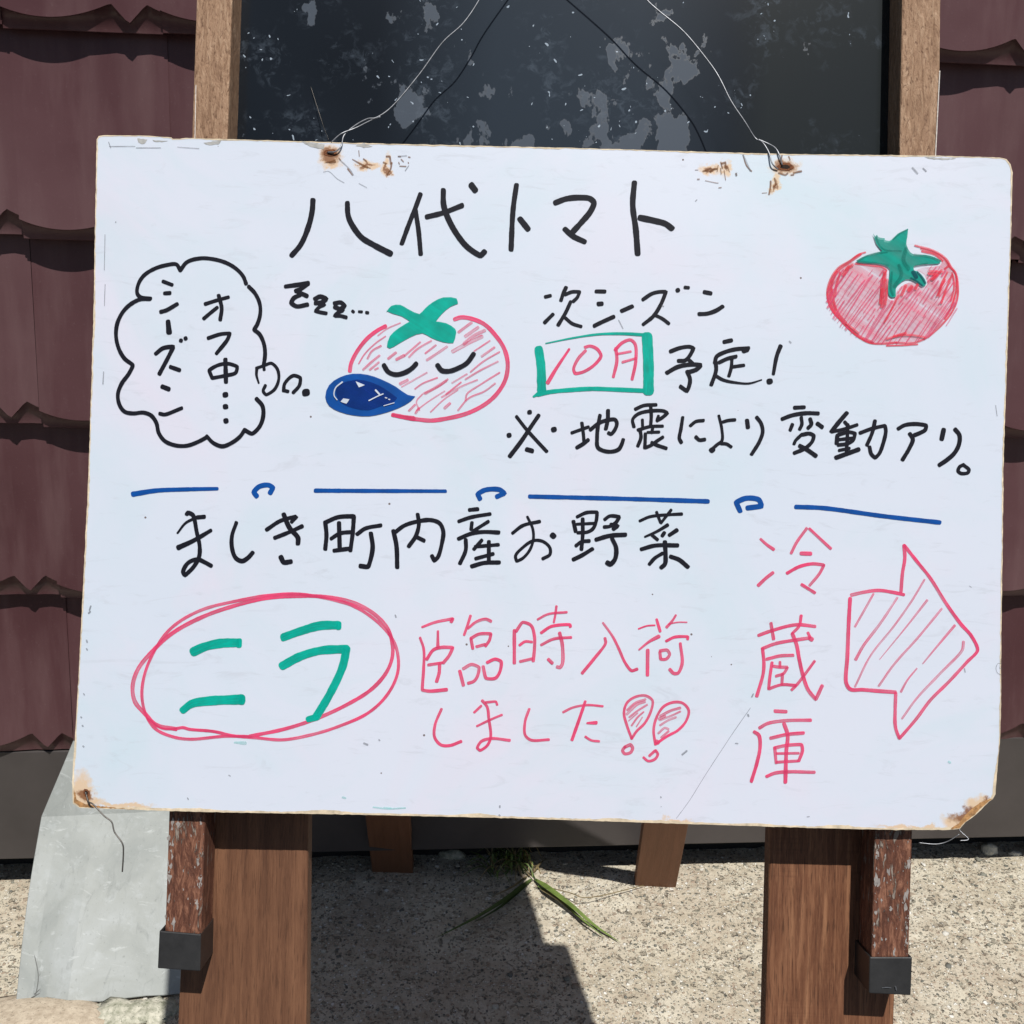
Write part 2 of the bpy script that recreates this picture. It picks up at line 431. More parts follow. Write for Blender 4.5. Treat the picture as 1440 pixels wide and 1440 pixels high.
# ------------------------------------------------------------------ ground
def ground_mat():
    m, nt, b = mat('exposed_aggregate_concrete'); N = NT(nt)
    g = N.n('NewGeometry'); p = g.outputs['Position']
    big = N.noise(p, 3.5, 5, .6); mid = N.noise(p, 38, 5, .65)
    col = N.ramp(mid, [(.3, (.38, .325, .24)), (.5, (.52, .465, .36)), (.7, (.64, .585, .475))])
    col = N.mix(N.ramp(big, [(.42, 0.0), (.7, .6)]), col, (.40, .33, .26))
    pale = N.noise(N.n('Mapping', {0: p, 1: (4, 2, 1)}).outputs[0], 7, 4, .6)
    col = N.mix(N.ramp(pale, [(.48, 0.0), (.62, .6)]), col, (.66, .62, .51))
    wp = N.n('VectorMath', {0: p, 1: N.n('VectorMath', {0: N.n('TexNoise', {'Vector': p, 'Scale': 120.0}).outputs['Color'], 'Scale': .006}, operation='SCALE').outputs[0]}, operation='ADD').outputs[0]
    h = None
    for sc, thr, k in ((300, .5, .25), (150, .40, .35), (66, .30, .3)):
        v = N.n('TexVoronoi', {'Vector': wp, 'Scale': float(sc)})
        sepc = N.n('SeparateColor', {0: v.outputs['Color']})
        peb = N.math('MULTIPLY', N.n('MapRange', {0: v.outputs['Distance'], 1: thr, 2: thr - .08}).outputs[0], N.math('GREATER_THAN', sepc.outputs[1], .5 if sc > 200 else (.62 if sc > 100 else .84)))
        pc = N.ramp(sepc.outputs[0], [(0.0, (.17, .17, .145)), (.10, (.30, .28, .22)), (.28, (.42, .33, .25)), (.5, (.52, .47, .37)), (.72, (.64, .60, .50)), (.93, (.78, .76, .70))], 'CONSTANT')
        col = N.mix(peb, col, pc)
        hh = N.math('MULTIPLY', peb, k)
        h = hh if h is None else N.math('ADD', h, hh)
    pit = N.noise(p, 85, 3, .5, .4)
    pk = N.ramp(pit, [(.345, 1.0), (.385, 0.0)])
    col = N.mix(N.math('MULTIPLY', pk, .55), col, (.20, .17, .13))
    h = N.math('ADD', N.math('SUBTRACT', h, N.math('MULTIPLY', pk, .8)), N.math('MULTIPLY', mid, .8))
    N.L(col, b.inputs['Base Color']); b.inputs['Roughness'].default_value = .85
    b.inputs['Specular IOR Level'].default_value = .25
    N.bump(h, 1.0, .0055, b)
    return m
M_ground = ground_mat()
# fine relief near the view, one flat sheet out to the horizon
gv = []; gf = []
xs = [-400, -40, -6, -2.5] + [-1.3 + i * .0125 for i in range(209)] + [2.5, 6, 40, 400]
ys = [-400, -40, -6, -1.0] + [.0 + i * .2 for i in range(5)] + [.95 + i * .0105 for i in range(80)] + [2.2, 6, 40, 400]
for j, y in enumerate(ys):
    for i, x in enumerate(xs):
        z = 0
        if -1.4 < x < 1.4 and .9 < y < 1.85:
            q = Vector((x, y, 0))
            z = .0035 * noise.noise(q * 9) + .0026 * noise.noise(q * 26 + Vector((3, 1, 2))) + .0022 * noise.noise(q * 70)
            e = min(1, (1.4 - abs(x)) * 5, (y - .9) * 8, (1.85 - y) * 8); z *= max(0, e)
            z -= .012 * max(0, min(1, (y - (1.575 + x * .091) - .0) / .05)) * 0
        gv.append((x, y, z))
nx = len(xs)
for j in range(len(ys) - 1):
    for i in range(nx - 1):
        a = j * nx + i; gf.append((a, a + 1, a + nx + 1, a + nx))
prop(obj('ground', gv, gf, M_ground, smooth=True), kind='structure')

m_, nt_, b_ = mat('bounce_cut_dark'); N_ = NT(nt_)
g_ = N_.n('NewGeometry').outputs['Position']; f_ = N_.noise(g_, 240, 4, .6)
N_.L(N_.ramp(f_, [(.35, (.035, .035, .036)), (.65, (.07, .07, .07))]), b_.inputs['Base Color']); b_.inputs['Roughness'].default_value = .85
N_.bump(f_, .5, .004, b_)
prop(obj('bounce_cut_sheet', [(-40, -12, .004), (40, -12, .004), (40, .82, .004), (-40, .82, .004)], [(0, 1, 2, 3)], m_), kind='structure')  # unseen dark sheet added in front to cut light bounced off the ground

# embedded pebbles and grit
def pebble_mat():
    m, nt, b = mat('pebbles'); N = NT(nt)
    g = N.n('NewGeometry'); r = g.outputs['Random Per Island']
    c = N.ramp(r, [(0, (.15, .155, .14)), (.09, (.24, .24, .20)), (.20, (.36, .29, .22)), (.40, (.48, .43, .34)), (.68, (.60, .56, .47)), (.92, (.74, .72, .66))], 'CONSTANT')
    f = N.noise(g.outputs['Position'], 300, 3, .6)
    c = N.mix(N.ramp(f, [(.4, .35), (.7, 0.0)]), c, (.16, .14, .11))
    N.L(c, b.inputs['Base Color']); b.inputs['Roughness'].default_value = .75; b.inputs['Specular IOR Level'].default_value = .3
    N.bump(f, .4, .001, b); return m
M_peb = pebble_mat()
def gz(x, y):
    q = Vector((x, y, 0))
    return .0035 * noise.noise(q * 9) + .0026 * noise.noise(q * 26 + Vector((3, 1, 2))) + .0022 * noise.noise(q * 70)
def ico(r, c, sq, V, Fc, rot, jit=.25):
    t = (1 + sqrt(5)) / 2
    vs = [(-1, t, 0), (1, t, 0), (-1, -t, 0), (1, -t, 0), (0, -1, t), (0, 1, t), (0, -1, -t), (0, 1, -t), (t, 0, -1), (t, 0, 1), (-t, 0, -1), (-t, 0, 1)]
    fs = [(0, 11, 5), (0, 5, 1), (0, 1, 7), (0, 7, 10), (0, 10, 11), (1, 5, 9), (5, 11, 4), (11, 10, 2), (10, 7, 6), (7, 1, 8), (3, 9, 4), (3, 4, 2), (3, 2, 6), (3, 6, 8), (3, 8, 9), (4, 9, 5), (2, 4, 11), (6, 2, 10), (8, 6, 7), (9, 8, 1)]
    b0 = len(V)
    for v in vs:
        p = Vector(v).normalized() * r * (1 + random.uniform(-jit, jit))
        p = Vector((p.x * sq[0], p.y * sq[1], p.z * sq[2]))
        p = Matrix.Rotation(rot, 3, 'Z') @ p
        V.append((c[0] + p.x, c[1] + p.y, c[2] + p.z))
    for f in fs: Fc.append(tuple(b0 + i for i in f))
V = []; Fc = []
for i in range(15000):
    y = random.uniform(1.0, 1.72); x = random.uniform(-1.15, 1.15)
    u = random.random()
    r = .0010 + .0022 * u ** 3 + (random.uniform(.002, .0055) if random.random() < .03 else 0)
    ico(r, (x, y, gz(x, y) + r * random.uniform(-.3, .12)), (1.1, .9, .6), V, Fc, random.uniform(0, 6.3))
prop(obj('gravel', V, Fc, M_peb, smooth=True), kind='stuff')

# ------------------------------------------------------------------ tiled wall
wall = thing('tiled_wall', 'house wall clad in rows of dark maroon scalloped metal tiles above a grey base band', 'wall', None, m=WM)
PER = .1955; VX = -.502; PITCH = .255; Z1 = 1.283
SET = .034            # how far the lip stands proud of the next tile's head
def tile_mesh():
    ns = 36; xs = [i / ns * PER for i in range(ns + 1)]
    vhalf = .0215
    # x = 0 is the V apex minus half period, so a tile spans lobe | V | half lobe
    vx0 = PER * .80
    def drop(x):
        """how far the scalloped edge hangs below the peaks"""
        d = abs(x - vx0)
        if d < vhalf: return .0235 * (1 - d / vhalf) ** .95
        # lobe
        L = PER - 2 * vhalf; a = (x - vx0 - vhalf) % PER / L
        return .0195 * max(0, 1 - abs(2 * a - 1) ** 2.0)
    def bulge(x):
        d = abs(x - vx0)
        if d < vhalf: return .004 * (1 - d / vhalf)
        L = PER - 2 * vhalf; a = (x - vx0 - vhalf) % PER / L
        return .010 * (1 - (2 * a - 1) ** 2) 
    V = []; Fc = []
    # rows of the profile from head to lip, then the recessed fascia, its foot and the return
    def row(fn):
        b = len(V)
        for x in xs: V.append(fn(x))
        return b
    rows = []
    H = PITCH
    for k, t in enumerate((0, .12, .35, .6, .85, .96, 1)):
        rows.append(row(lambda x, t=t: (x, -(SET - .006) * t - bulge(x) * t ** 1.2 - .001, H * (1 - t) + (.030 - drop(x)) * t)))
    lip = lambda x: (x, -(SET - .006) - bulge(x) - .001, .030 - drop(x))
    rows.append(None)
    rows.append(row(lip))
    rows.append(row(lambda x: (x, -(SET - .006) - bulge(x) + .0005, .0290 - drop(x))))
    rows.append(row(lambda x: (x, -(SET - .0130) - bulge(x) * .85, .034 - drop(x) * .4)))     # tucked back, in shade
    rows.append(row(lambda x: (x, -(SET - .0138) - bulge(x) * .5, -.003)))               # fascia foot: straight line
    rows.append(None)
    rows.append(row(lambda x: (x, -(SET - .0138) - bulge(x) * .5, -.003)))
    rows.append(row(lambda x: (x, -(SET - .0150) - bulge(x) * .5, -.0038)))
    rows.append(row(lambda x: (x, .001, .004)))
    for a, b in zip(rows, rows[1:]):
        if a is None or b is None: continue
        for i in range(ns): Fc.append((a + i, b + i, b + i + 1, a + i + 1))
    return V, Fc
tv, tf = tile_mesh()
base_x = VX - PER * .80
first = None
for r in range(-4, 5):
    zb = Z1 - PITCH * r
    if r == 5: continue
    for c in range(-4, 11):
        x = base_x + c * PER
        if first is None:
            first = obj('tile', tv, tf, M_tile, wall, WM @ Matrix.Translation((x, 0, zb)), smooth=True)
            first.data.polygons.foreach_set('use_smooth', [True] * len(first.data.polygons))
            o = first
        else:
            o = first.copy(); C.objects.link(o); o.parent = wall
        # each pressed tile sits a hair out of line with its neighbours
        j = (c * 37 + r * 91) % 7 - 3; j2 = (c * 53 + r * 29) % 5 - 2
        o.matrix_basis = Matrix.Translation((x, -.0004 * j2 - .0012 * ((c + r) % 2), zb + .0009 * j)) @ Matrix.Rotation(radians(.05 * j2), 4, 'Y')
def wbox(name, x0, x1, y0, y1, z0, z1, m, parent, M=WM, b=0):
    V = [(x, y, z) for x in (x0, x1) for y in (y0, y1) for z in (z0, z1)]
    Fc = [(0, 1, 3, 2), (4, 6, 7, 5), (0, 4, 5, 1), (2, 3, 7, 6), (0, 2, 6, 4), (1, 5, 7, 3)]
    o = obj(name, V, Fc, m, parent, M)
    if b: bev(o, b)
    return o
zt = Z1 - 4 * PITCH
wbox('base_band', -1.5, 1.7, -.0235, .004, .068, zt - .0045, M_base, wall, b=.0015)
wbox('wall_backing', -1.5, 1.7, .06, .12, -.05, 2.3, M_black, wall)
wbox('wall_head', -1.5, 1.7, .004, .058, zt - .03, 2.3, M_black, wall)

# ------------------------------------------------------------------ easel
easel = thing('blackboard_easel', 'wooden A-frame easel with a peeling blackboard behind the white sign', 'easel', G(740, 1330))
ZF = -.010   # front face of the stiles (behind the sign)
def eprism(name, pxs, w0, w1, m, parent, b=.0008, ref=None):
    """pixel outline read on the plane w0 (front), extruded straight back to w1"""
    o = [E(x, y, w0) for x, y in pxs]
    v, f = prism(o, -w1, -w0)
    ob = obj(name, v, f, m, parent, EM)
    if b: bev(ob, b)
    return ob
stL = eprism('stile', [(285, -260), (335, -260), (282, 1352), (230.5, 1350)], .010, .038, M_stile, easel, .0012)
stR = eprism('stile', [(1273, -250), (1326, -250), (1322, 100), (1316, 215), (1283, 1180), (1276.5, 1386), (1224.5, 1386), (1230, 1180), (1265, 215)], .010, .038, M_stile, easel, .0012)
# tops of the stiles joined by a rail, blackboard let in behind
eprism('top_rail', [(336, -258), (1272, -238), (1272, -170), (336, -190)], .012, .034, M_stile, easel, .001)
eprism('bottom_rail', [(303, 1040), (1228, 1060), (1226, 1118), (302, 1098)], .013, .034, M_stile, easel, .001)
def bb_mat():
    m, nt, b = mat('peeling_blackboard'); N = NT(nt)
    c = N.n('TexCoord'); o = c.outputs['Object']
    base = N.ramp(N.noise(o, 5, 3, .5), [(.3, (.006, .0085, .012)), (.7, (.011, .015, .021))])
    bx_ = N.n('SeparateXYZ', {0: o}).outputs[0]
    base = N.mix(N.n('MapRange', {0: N.math('ABSOLUTE', N.math('SUBTRACT', bx_, .03)), 1: .05, 2: .13, 3: 1.0, 4: 0.0}).outputs[0], base, (.022, .031, .043))  # bluish centre: reflection of the surroundings painted into the base colour
    base = N.mix(N.n('MapRange', {0: bx_, 1: .14, 2: .17, 3: 0.0, 4: .8}).outputs[0], base, (.017, .021, .022))  # right side tint, also a painted reflection
    sx = N.n('SeparateXYZ', {0: o})
    # peeled film: blotches gathered low and in two vertical bands
    w = N.noise(N.n('Mapping', {0: o, 3: (1, .62, 1)}).outputs[0], 46, 6, .56, .2)
    xs_ = N.n('Math', {0: sx.outputs[0], 1: .003}, operation='SUBTRACT').outputs[0]
    def band(cx, wd): return N.n('MapRange', {0: N.math('ABSOLUTE', N.math('SUBTRACT', sx.outputs[0], cx)), 1: 0.0, 2: wd, 3: 1.0, 4: 0.0}).outputs[0]
    low = N.n('MapRange', {0: sx.outputs[1], 1: .33, 2: .22, 3: 0.0, 4: 1.0}).outputs[0]
    lowm = N.math('MULTIPLY', low, N.math('MAXIMUM', band(.02, .16), 0.0))
    reg = N.math('MAXIMUM', N.math('MULTIPLY', band(-.075, .04), .8), N.math('MAXIMUM', N.math('MULTIPLY', band(.10, .06), .75), lowm))
    k = N.ramp(N.math('ADD', w, N.math('MULTIPLY', reg, .23)), [(.68, 0.0), (.705, 1.0)])
    base = N.mix(N.math('MULTIPLY', k, .8), base, (.034, .052, .080))
    v = N.n('TexVoronoi', {'Vector': N.n('Mapping', {0: N.n('VectorMath', {0: o, 1: N.n('VectorMath', {0: N.n('TexNoise', {'Vector': o, 'Scale': 90.0}).outputs['Color'], 'Scale': .02}, operation='SCALE').outputs[0]}, operation='ADD').outputs[0], 3: (1, .75, 1)}).outputs[0], 'Scale': 210.0})
    wc = N.n('SeparateColor', {0: v.outputs['Color']})
    clus = N.noise(o, 22, 3, .6)
    s = N.math('MULTIPLY', N.math('LESS_THAN', v.outputs['Distance'], N.math('MULTIPLY', wc.outputs[1], .25)), N.math('GREATER_THAN', N.math('ADD', wc.outputs[0], N.math('MULTIPLY', N.math('ADD', clus, N.math('MULTIPLY', reg, .12)), 2.2)), 1.98))
    base = N.mix(s, base, (.30, .36, .43))
    dn = N.noise(o, 130, 5, .7, .6)
    haze = N.math('MULTIPLY', N.ramp(dn, [(.50, 0.0), (.66, 1.0)]), N.ramp(clus, [(.5, 0.0), (.62, 1.0)]))
    base = N.mix(N.math('MULTIPLY', haze, .28), base, (.11, .14, .18))
    N.L(base, b.inputs['Base Color'])
    N.L(N.mix(k, (.16, .16, .16), (.6, .6, .6)), b.inputs['Roughness'])
    b.inputs['Specular IOR Level'].default_value = .35
    N.bump(N.math('MULTIPLY', s, .8), .6, .0006, b)
    return m
M_bb = bb_mat()
bb = eprism('blackboard_panel', [(322, -250), (1290, -230), (1290, 1075), (300, 1055)], .0345, .0379, M_bb, easel, 0)
# front legs: wide planks right behind the stiles, running down to the ground
def ebox_line(name, top, bot, wd_px, w0, th, m, extend=None):
    pass
def plank(name, l_top, r_top, l_bot, r_bot, w0, th, m, zend=0.0):
    """edges given where seen; carried on down their own line to the ground"""
    LT = Vector(E(*l_top, w0)); RT = Vector(E(*r_top, w0)); LB = Vector(E(*l_bot, w0)); RB = Vector(E(*r_bot, w0))
    def down(a, b):
        # find the parameter where the world height is zero
        A = EM @ Vector((a.x, a.y, -w0)); Bv = EM @ Vector((b.x, b.y, -w0))
        t = (A.z - zend) / (A.z - Bv.z); return a + (b - a) * t
    def up(a, b, v):
        t = (v - a.y) / (b.y - a.y); return a + (b - a) * t
    LT2, RT2 = up(LT, LB, .42), up(RT, RB, .42); LB2, RB2 = down(LT, LB), down(RT, RB)
    v, f = prism([tuple(LB2), tuple(RB2), tuple(RT2), tuple(LT2)], -w0 - th, -w0)
    o = obj(name, v, f, m, easel, EM); bev(o, .0014, 2); return o
lgL = plank('front_leg', (263, 1145), (433.5, 1150), (250, 1440), (431, 1440), .0390, .016, M_plank)
lgR = plank('front_leg', (1083, 1170), (1266, 1170), (1076, 1440), (1257, 1440), .0390, .016, M_plank2)
# rear legs
def rear_leg(a, b, wid, th):
    """a, b: world centre points top and bottom"""
    d = (b - a).normalized(); x = Vector((1, 0, 0)); x = (x - d * x.dot(d)).normalized(); y = x.cross(d)
    M = Matrix.Translation(b) @ Matrix((x, -d, x.cross(-d))).transposed().to_4x4()
    L = (b - a).length
    V = [(sx * wid / 2, yy, sz * th / 2) for yy in (0, L) for sx in (-1, 1) for sz in (-1, 1)]
    Fc = [(0, 1, 3, 2), (4, 6, 7, 5), (0, 4, 5, 1), (2, 3, 7, 6), (0, 2, 6, 4), (1, 5, 7, 3)]
    o = obj('rear_leg', V, Fc, M_rear, easel, M); bev(o, .001); return o
apexY = None
for bx, tx in (((553, 1221), (520, 700)), ((921, 1240), (1010, 700))):
    foot = G(*bx)
    topw = EM @ Vector((*E(*(tx[0], -120), .075), -.075))
    # a line that is seen through the given lower pixels
    p2 = G(*bx); q = ray(*(( 546, 1147) if bx[0] < 700 else (935, 1157)))
    # point of that ray at the leg's slope plane (depth between foot and head)
    ny = (foot.y - topw.y) / (foot.z - topw.z)
    t = (foot.y + ny * (CO.z - foot.z) - CO.y) / (q.y - ny * q.z)
    mid = CO + q * t
    d = (mid - foot).normalized()
    L = (topw.z - foot.z) / d.z
    rear_leg(foot + d * L, foot, .068, .020)
# rubber shoes on the stile ends: open-topped cups
def shoe(px_front, parent):
    (x0, y0), (x1, y1), (x2, y2), (x3, y3) = px_front      # TL TR BR BL on w0
    w0, w1 = .0078, .0405
    o = [Vector(E(*p, w0)) for p in px_front]; c = sum(o, Vector((0, 0))) / 4
    th = .0016
    V = []; 
    for z in (-w1, -w0):
        for p in o: V.append((p.x, p.y, z))
    # inner ring on the top opening, sunk inside
    TL, TR, BR, BL = o
    ux = (TR - TL).normalized(); 
    for (p, sx) in ((TL, 1), (TR, -1)):
        for z in (-w1 + th, -w0 - th):
            q = p + ux * th * sx; V.append((q.x, q.y, z))
    for (p, sx) in ((TL, 1), (TR, -1)):
        for z in (-w1 + th, -w0 - th):
            q = p + ux * th * sx + (BL - TL) * .8; V.append((q.x, q.y, z))
    # idx: back TL0 TR1 BR2 BL3, front TL4 TR5 BR6 BL7, in: TLb8 TLf9 TRb10 TRf11, deep 12..15
    Fc = [(4, 7, 6, 5), (0, 1, 2, 3), (0, 3, 7, 4), (1, 5, 6, 2), (3, 2, 6, 7),
          (4, 5, 11, 9), (5, 1, 10, 11), (1, 0, 8, 10), (0, 4, 9, 8),
          (9, 11, 15, 13), (11, 10, 14, 15), (10, 8, 12, 14), (8, 9, 13, 12), (13, 15, 14, 12)]
    ob = obj('rubber_foot', V, Fc, M_cap, parent, EM); bev(ob, .0007, 2); return ob
shoe([(224, 1309), (282.5, 1314), (281.5, 1366), (221.5, 1362)], stL)
shoe([(1223, 1346), (1283, 1346), (1281, 1400), (1222, 1397)], stR)
M_flake = simple('worn_grey_paint', (.27, .245, .23), .7, 0, .35, 300, .3)
def flakes(par, l0, l1, r0, r1, n, seed):
    rnd = random.Random(seed); V = []; Fc = []; UV = []
    for i in range(n):
        t = rnd.random(); side = rnd.random()
        e = .93 if side < .5 else .07
        q = e + rnd.uniform(-.06, .06) if rnd.random() < .75 else rnd.uniform(.1, .9) 
        a = Vector(l0).lerp(Vector(l1), t); b = Vector(r0).lerp(Vector(r1), t); p = a.lerp(b, q)
        c = Vector(E(p.x, p.y, .0098)); sz = rnd.random() ** 2.5; rx = .0002 + .0011 * sz; ry = .0004 + .0040 * sz * rnd.uniform(.5, 1); m = 8; c.x += rnd.uniform(-.0004, .0004)
        P = [(c.x + rx * cos(k * 2 * pi / m) * rnd.uniform(.15, 1.6), c.y + ry * sin(k * 2 * pi / m) * rnd.uniform(.3, 1.5)) for k in range(m)]
        polyfill(P, -.0098 + .00001 * (i % 7), V, Fc, UV)
    f = obj('paint_flakes', V, Fc, M_flake, par, EM); f['kind'] = 'stuff'
flakes(stL, (237, 1150), (232, 1305), (287, 1150), (282, 1308), 60, 3)
flakes(stR, (1231, 1178), (1225, 1340), (1282, 1178), (1277, 1343), 75, 4)
for par, a, b_ in ((stL, [(275.6, 120), (274.2, 195)], 1.2), (stR, [(1321.5, 100), (1315.5, 219)], 1.5)):  # thin pale strips paint a highlight along the outer stile edges
    V = []; Fc = []; UV = []
    ribbon([E(*p, .0098) for p in a], b_ * .00045, -.0097, V, Fc, UV); pe = obj('edge_highlight', V, Fc, simple('pale_edge_highlight', (.55, .50, .46), .7, 0, .3, 500), par, EM)
# staple in the right shoe and small hook holding the wire on the top rail
V = []; Fc = []
a = Vector((*E(1240, 1389, .0076), -.0074)); b = Vector((*E(1253, 1389, .0076), -.0074)); tube([a, (a + b) / 2 + Vector((0, .0006, .0006)), b], .00025, V, Fc)
b2 = Vector((*E(1259, 1387, .0076), -.0072)); b3 = Vector((*E(1260, 1392, .0076), -.0072)); tube([b2, b3], .0005, V, Fc)
obj('staple', V, Fc, M_wire, stR, EM)
V = []; Fc = []
hk = Vector((*E(765, -140, .0), 0))
tube(smooth3([hk + Vector((0, .004, -.014)), hk + Vector((0, .003, -.004)), hk + Vector((0, 0, .001)), hk + Vector((0, .006, .003))], 4), .0013, V, Fc)
obj('hook', V, Fc, M_wire2, easel, EM)

# ------------------------------------------------------------------ white sign
def pxpath(s): return [tuple(float(v) for v in p.split(',')) for p in s.split()]
sign = thing('whiteboard_sign', 'white enamel sign with handwritten black, red, green and blue Japanese lettering hung on the easel', 'sign', None, m=EM)
OUT = pxpath("136,196 139,191.5 146,190 210,191 241,193.5 243,195.5 262,194 500,201 800,208 1100,216.5 1320,219 1405,221.5 1415,224 1421,231 1424,243 1422,320 1417,480 1411.5,640 1410,760 1408,900 1407.5,1000 1406,1045 1403,1072 1401,1100 1400,1117 1396,1124 1391,1127 1384,1134 1372,1146 1358,1156 1350,1165 1335,1167 1260,1167 1150,1164.5 900,1156.5 700,1150 500,1145.5 300,1142 237,1140.5 160,1137.5 112,1136 102.5,1130 101.5,1100 103,1070 106,1030 110,960 116,840 123,700 128,560 132,420 134,300")
outl = [E(x, y) for x, y in OUT]
# split long edges and roughen them a little
o2 = []
for i in range(len(outl)):
    a = Vector(outl[i]); b_ = Vector(outl[(i + 1) % len(outl)]); n = max(1, int((b_ - a).length / .0022))
    for k in range(n):
        p = a.lerp(b_, k / n); q = noise.noise(Vector((p.x * 260, p.y * 260, 1))) * .00035
        d = (b_ - a).normalized(); o2.append((p.x - d.y * q, p.y + d.x * q))
v, f = prism(o2, -.0014, 0)
sheet = obj('sign_panel', v, f, M_board, sign, EM)
# yellowed paint along the rim
V = []; Fc = []; UV = []
segs = len(o2); 
cen = Vector(E(760, 680))
for i in range(segs + 1):
    p = Vector(o2[i % segs]); a = Vector(o2[(i - 1) % segs]); b_ = Vector(o2[(i + 1) % segs]); d = (b_ - a).normalized(); nn = Vector((-d.y, d.x))
    if (cen - p).dot(nn) < 0: nn = -nn
    bottom = max(0, min(1, (-.15 - p.y) / .04))
    wdt = .0006 + .0006 * bottom + (.0011 + .001 * bottom) * max(0, noise.noise(Vector((p.x * 38, p.y * 38, 7))) + .1) + .0005 * noise.noise(Vector((p.x * 300, p.y * 300, 3)))
    q = p + nn * wdt; p = p - nn * .0000
    V += [(p.x, p.y, .00012), (q.x, q.y, .00012)]
for i in range(segs): 
    k = 2 * i; Fc.append((k, k + 2, k + 3, k + 1))
obj('sign_edge', V, Fc, M_edge, sign, EM)
def patch(name, px, m, z=.00016, parent=None, jit=.00025):
    P = [Vector(E(x, y)) for x, y in pxpath(px)]; o = []
    for i in range(len(P)):
        a, b_ = P[i], P[(i + 1) % len(P)]; n = max(1, int((b_ - a).length / .0012))
        for k in range(n):
            p = a.lerp(b_, k / n); o.append((p.x + random.uniform(-jit, jit), p.y + random.uniform(-jit, jit)))
    V = []; Fc = []; UV = []; polyfill(o, z, V, Fc, UV)
    return obj(name, V, Fc, m, parent or sign, EM)
for s in ("193,195 208,196 203,202 199,203 195,200", "214,197 236,198 228,200 216,199", "286,201 312,197 307,203 292,204", "424,199 457,203 455,210 437,207", "500,205 512,201 524,206 512,208", "1300,221 1345,223 1330,225 1305,223.5"):
    patch('chipped_paint', s, M_chip)
patch('rust_patch', "1397,1123 1388,1124.5 1378,1129 1368,1136 1355,1148 1348,1158 1338,1164 1337,1166.5 1349,1164.5 1358,1155 1371,1145 1383,1133 1391,1126.5", M_rustpatch, .0002)
patch('rust_patch', "104,1128 112,1134.5 140,1136 190,1138 150,1134.5 120,1131 108,1124 104.5,1110", M_rustpatch, .0002)
# bolt holes eaten by rust
def hole(px, py, rx, ry):
    x, y = E(px, py); n = 18; o = []
    for k in range(n):
        a = 2 * pi * k / n; r = 1 + .3 * noise.noise(Vector((cos(a) * 1.5, sin(a) * 1.5, px)))
        o.append((x + rx * r * cos(a), y + ry * r * sin(a)))
    V = []; Fc = []; UV = []; polyfill(o, .00026, V, Fc, UV); obj('rust_ring', V, Fc, M_rustw, sign, EM)
    o = [(x + (a - x) * .55, y + (b - y) * .5) for a, b in o]
    V = []; Fc = []; UV = []; polyfill(o, .00036, V, Fc, UV); obj('wire_hole', V, Fc, M_hole, sign, EM)
hole(465, 215, .0042, .0026); hole(1104, 235, .0052, .0028); hole(121.5, 1114.5, .0022, .0026)

K = 4.8
def ch(crop, s, key='k', w=32, label=None, name='written_character', parent=None, poly=None, lvl=0):
    o = ink_part(name, crop, s, key, w, parent or sign, label, poly, lvl)
    if name in ('rust_mark', 'scratch', 'ink_smear', 'red_hatching', 'green_shading', 'bare_glint'): o['kind'] = 'stuff'
    return o
A = (400, 240, 4.8)
ch(A, "34:193,200 188,270 165,370 110,500 50,572; 37/.85/1.1:425,218 430,300 448,350 520,450 600,500 715,560")
ch(A, "30:918,160 885,250 845,350 793,492; 30:885,270 905,400 920,562; 33:962,312 1070,285 1198,236; 36:1073,132 1075,230 1100,310 1165,430 1240,520 1325,573 1350,548; 40:1262,98 1288,132")
A = (680, 240, 4.8)
ch(A, "33:222,98 200,260 186,532; 36:246,326 300,394")
ch(A, "37:485,217 560,190 660,182 720,190 745,215 725,270 660,350 605,410; 34:550,395 600,440 682,480")
ch(A, "37/.95/1.05:1018,82 1007,230 1028,400 1040,560; 38:1057,318 1160,340 1230,360 1270,390")
A = (140, 350, 4.8)
bub = ch(A, "25:345,335 275,325 255,300 262,240 300,180 370,135 450,110 520,105 546,145; 25:546,145 590,90 680,64 760,68 850,92 920,132 970,185 990,235; 25:1008,255 1050,300 1082,370 1085,440 1065,510 1045,545 1080,575 1110,640 1118,710 1108,790; 25:340,338 270,342 180,400 125,490 112,580 130,670 170,740 225,785 200,840 150,910 125,980 135,1050 170,1098 225,1110 300,1105 350,1125 385,1175 400,1240 440,1295 510,1325 590,1328 670,1300 722,1272; 25:724,1264 770,1310 830,1332 890,1310 950,1265 980,1222; 27:978,1222 1030,1247 1080,1200 1105,1130 1100,1060 1060,1012", name='speech_bubble', w=25)
ch(A, "24:430,220 490,243; 26:440,300 475,298; 26:415,425 450,415 525,372", parent=bub)
ch(A, "34/.8/1.1:463,490 470,562", parent=bub)
ch(A, "27:380,708 430,670 500,660 460,740 405,843; 27:480,797 540,818; 26:549,618 552,619; 26:580,605 584,603", parent=bub)
ch(A, "30:425,930 467,946; 24:408,1112 440,1118 555,1075", parent=bub)
ch(A, "24:715,372 800,345 870,326; 25:805,315 825,400 815,478; 23:795,395 740,440 705,470", parent=bub)
ch(A, "25:735,602 820,575 880,570 865,610 790,706", parent=bub)
ch(A, "24:760,870 742,820 800,785 870,775 930,795 920,835 850,855 762,872; 28:850,747 854,898", parent=bub)
ch(A, "34:846,985 854,984; 34:847,1065 855,1064; 32:852,1161 857,1160", parent=bub, name='ellipsis_mark')
ch(A, "20:1060,805 1110,788 1160,772 1200,810 1210,880 1180,950 1125,985 1105,960 1120,922; 21/1/.6:1062,810 1060,850 1075,905; 20:1110,800 1112,815")
ch(A, "23:1243,958 1250,910 1310,855 1355,870 1350,920 1308,970; 23:1243,955 1272,962; 46:1388,970 1400,968")
Z = (400, 240, 4.8)
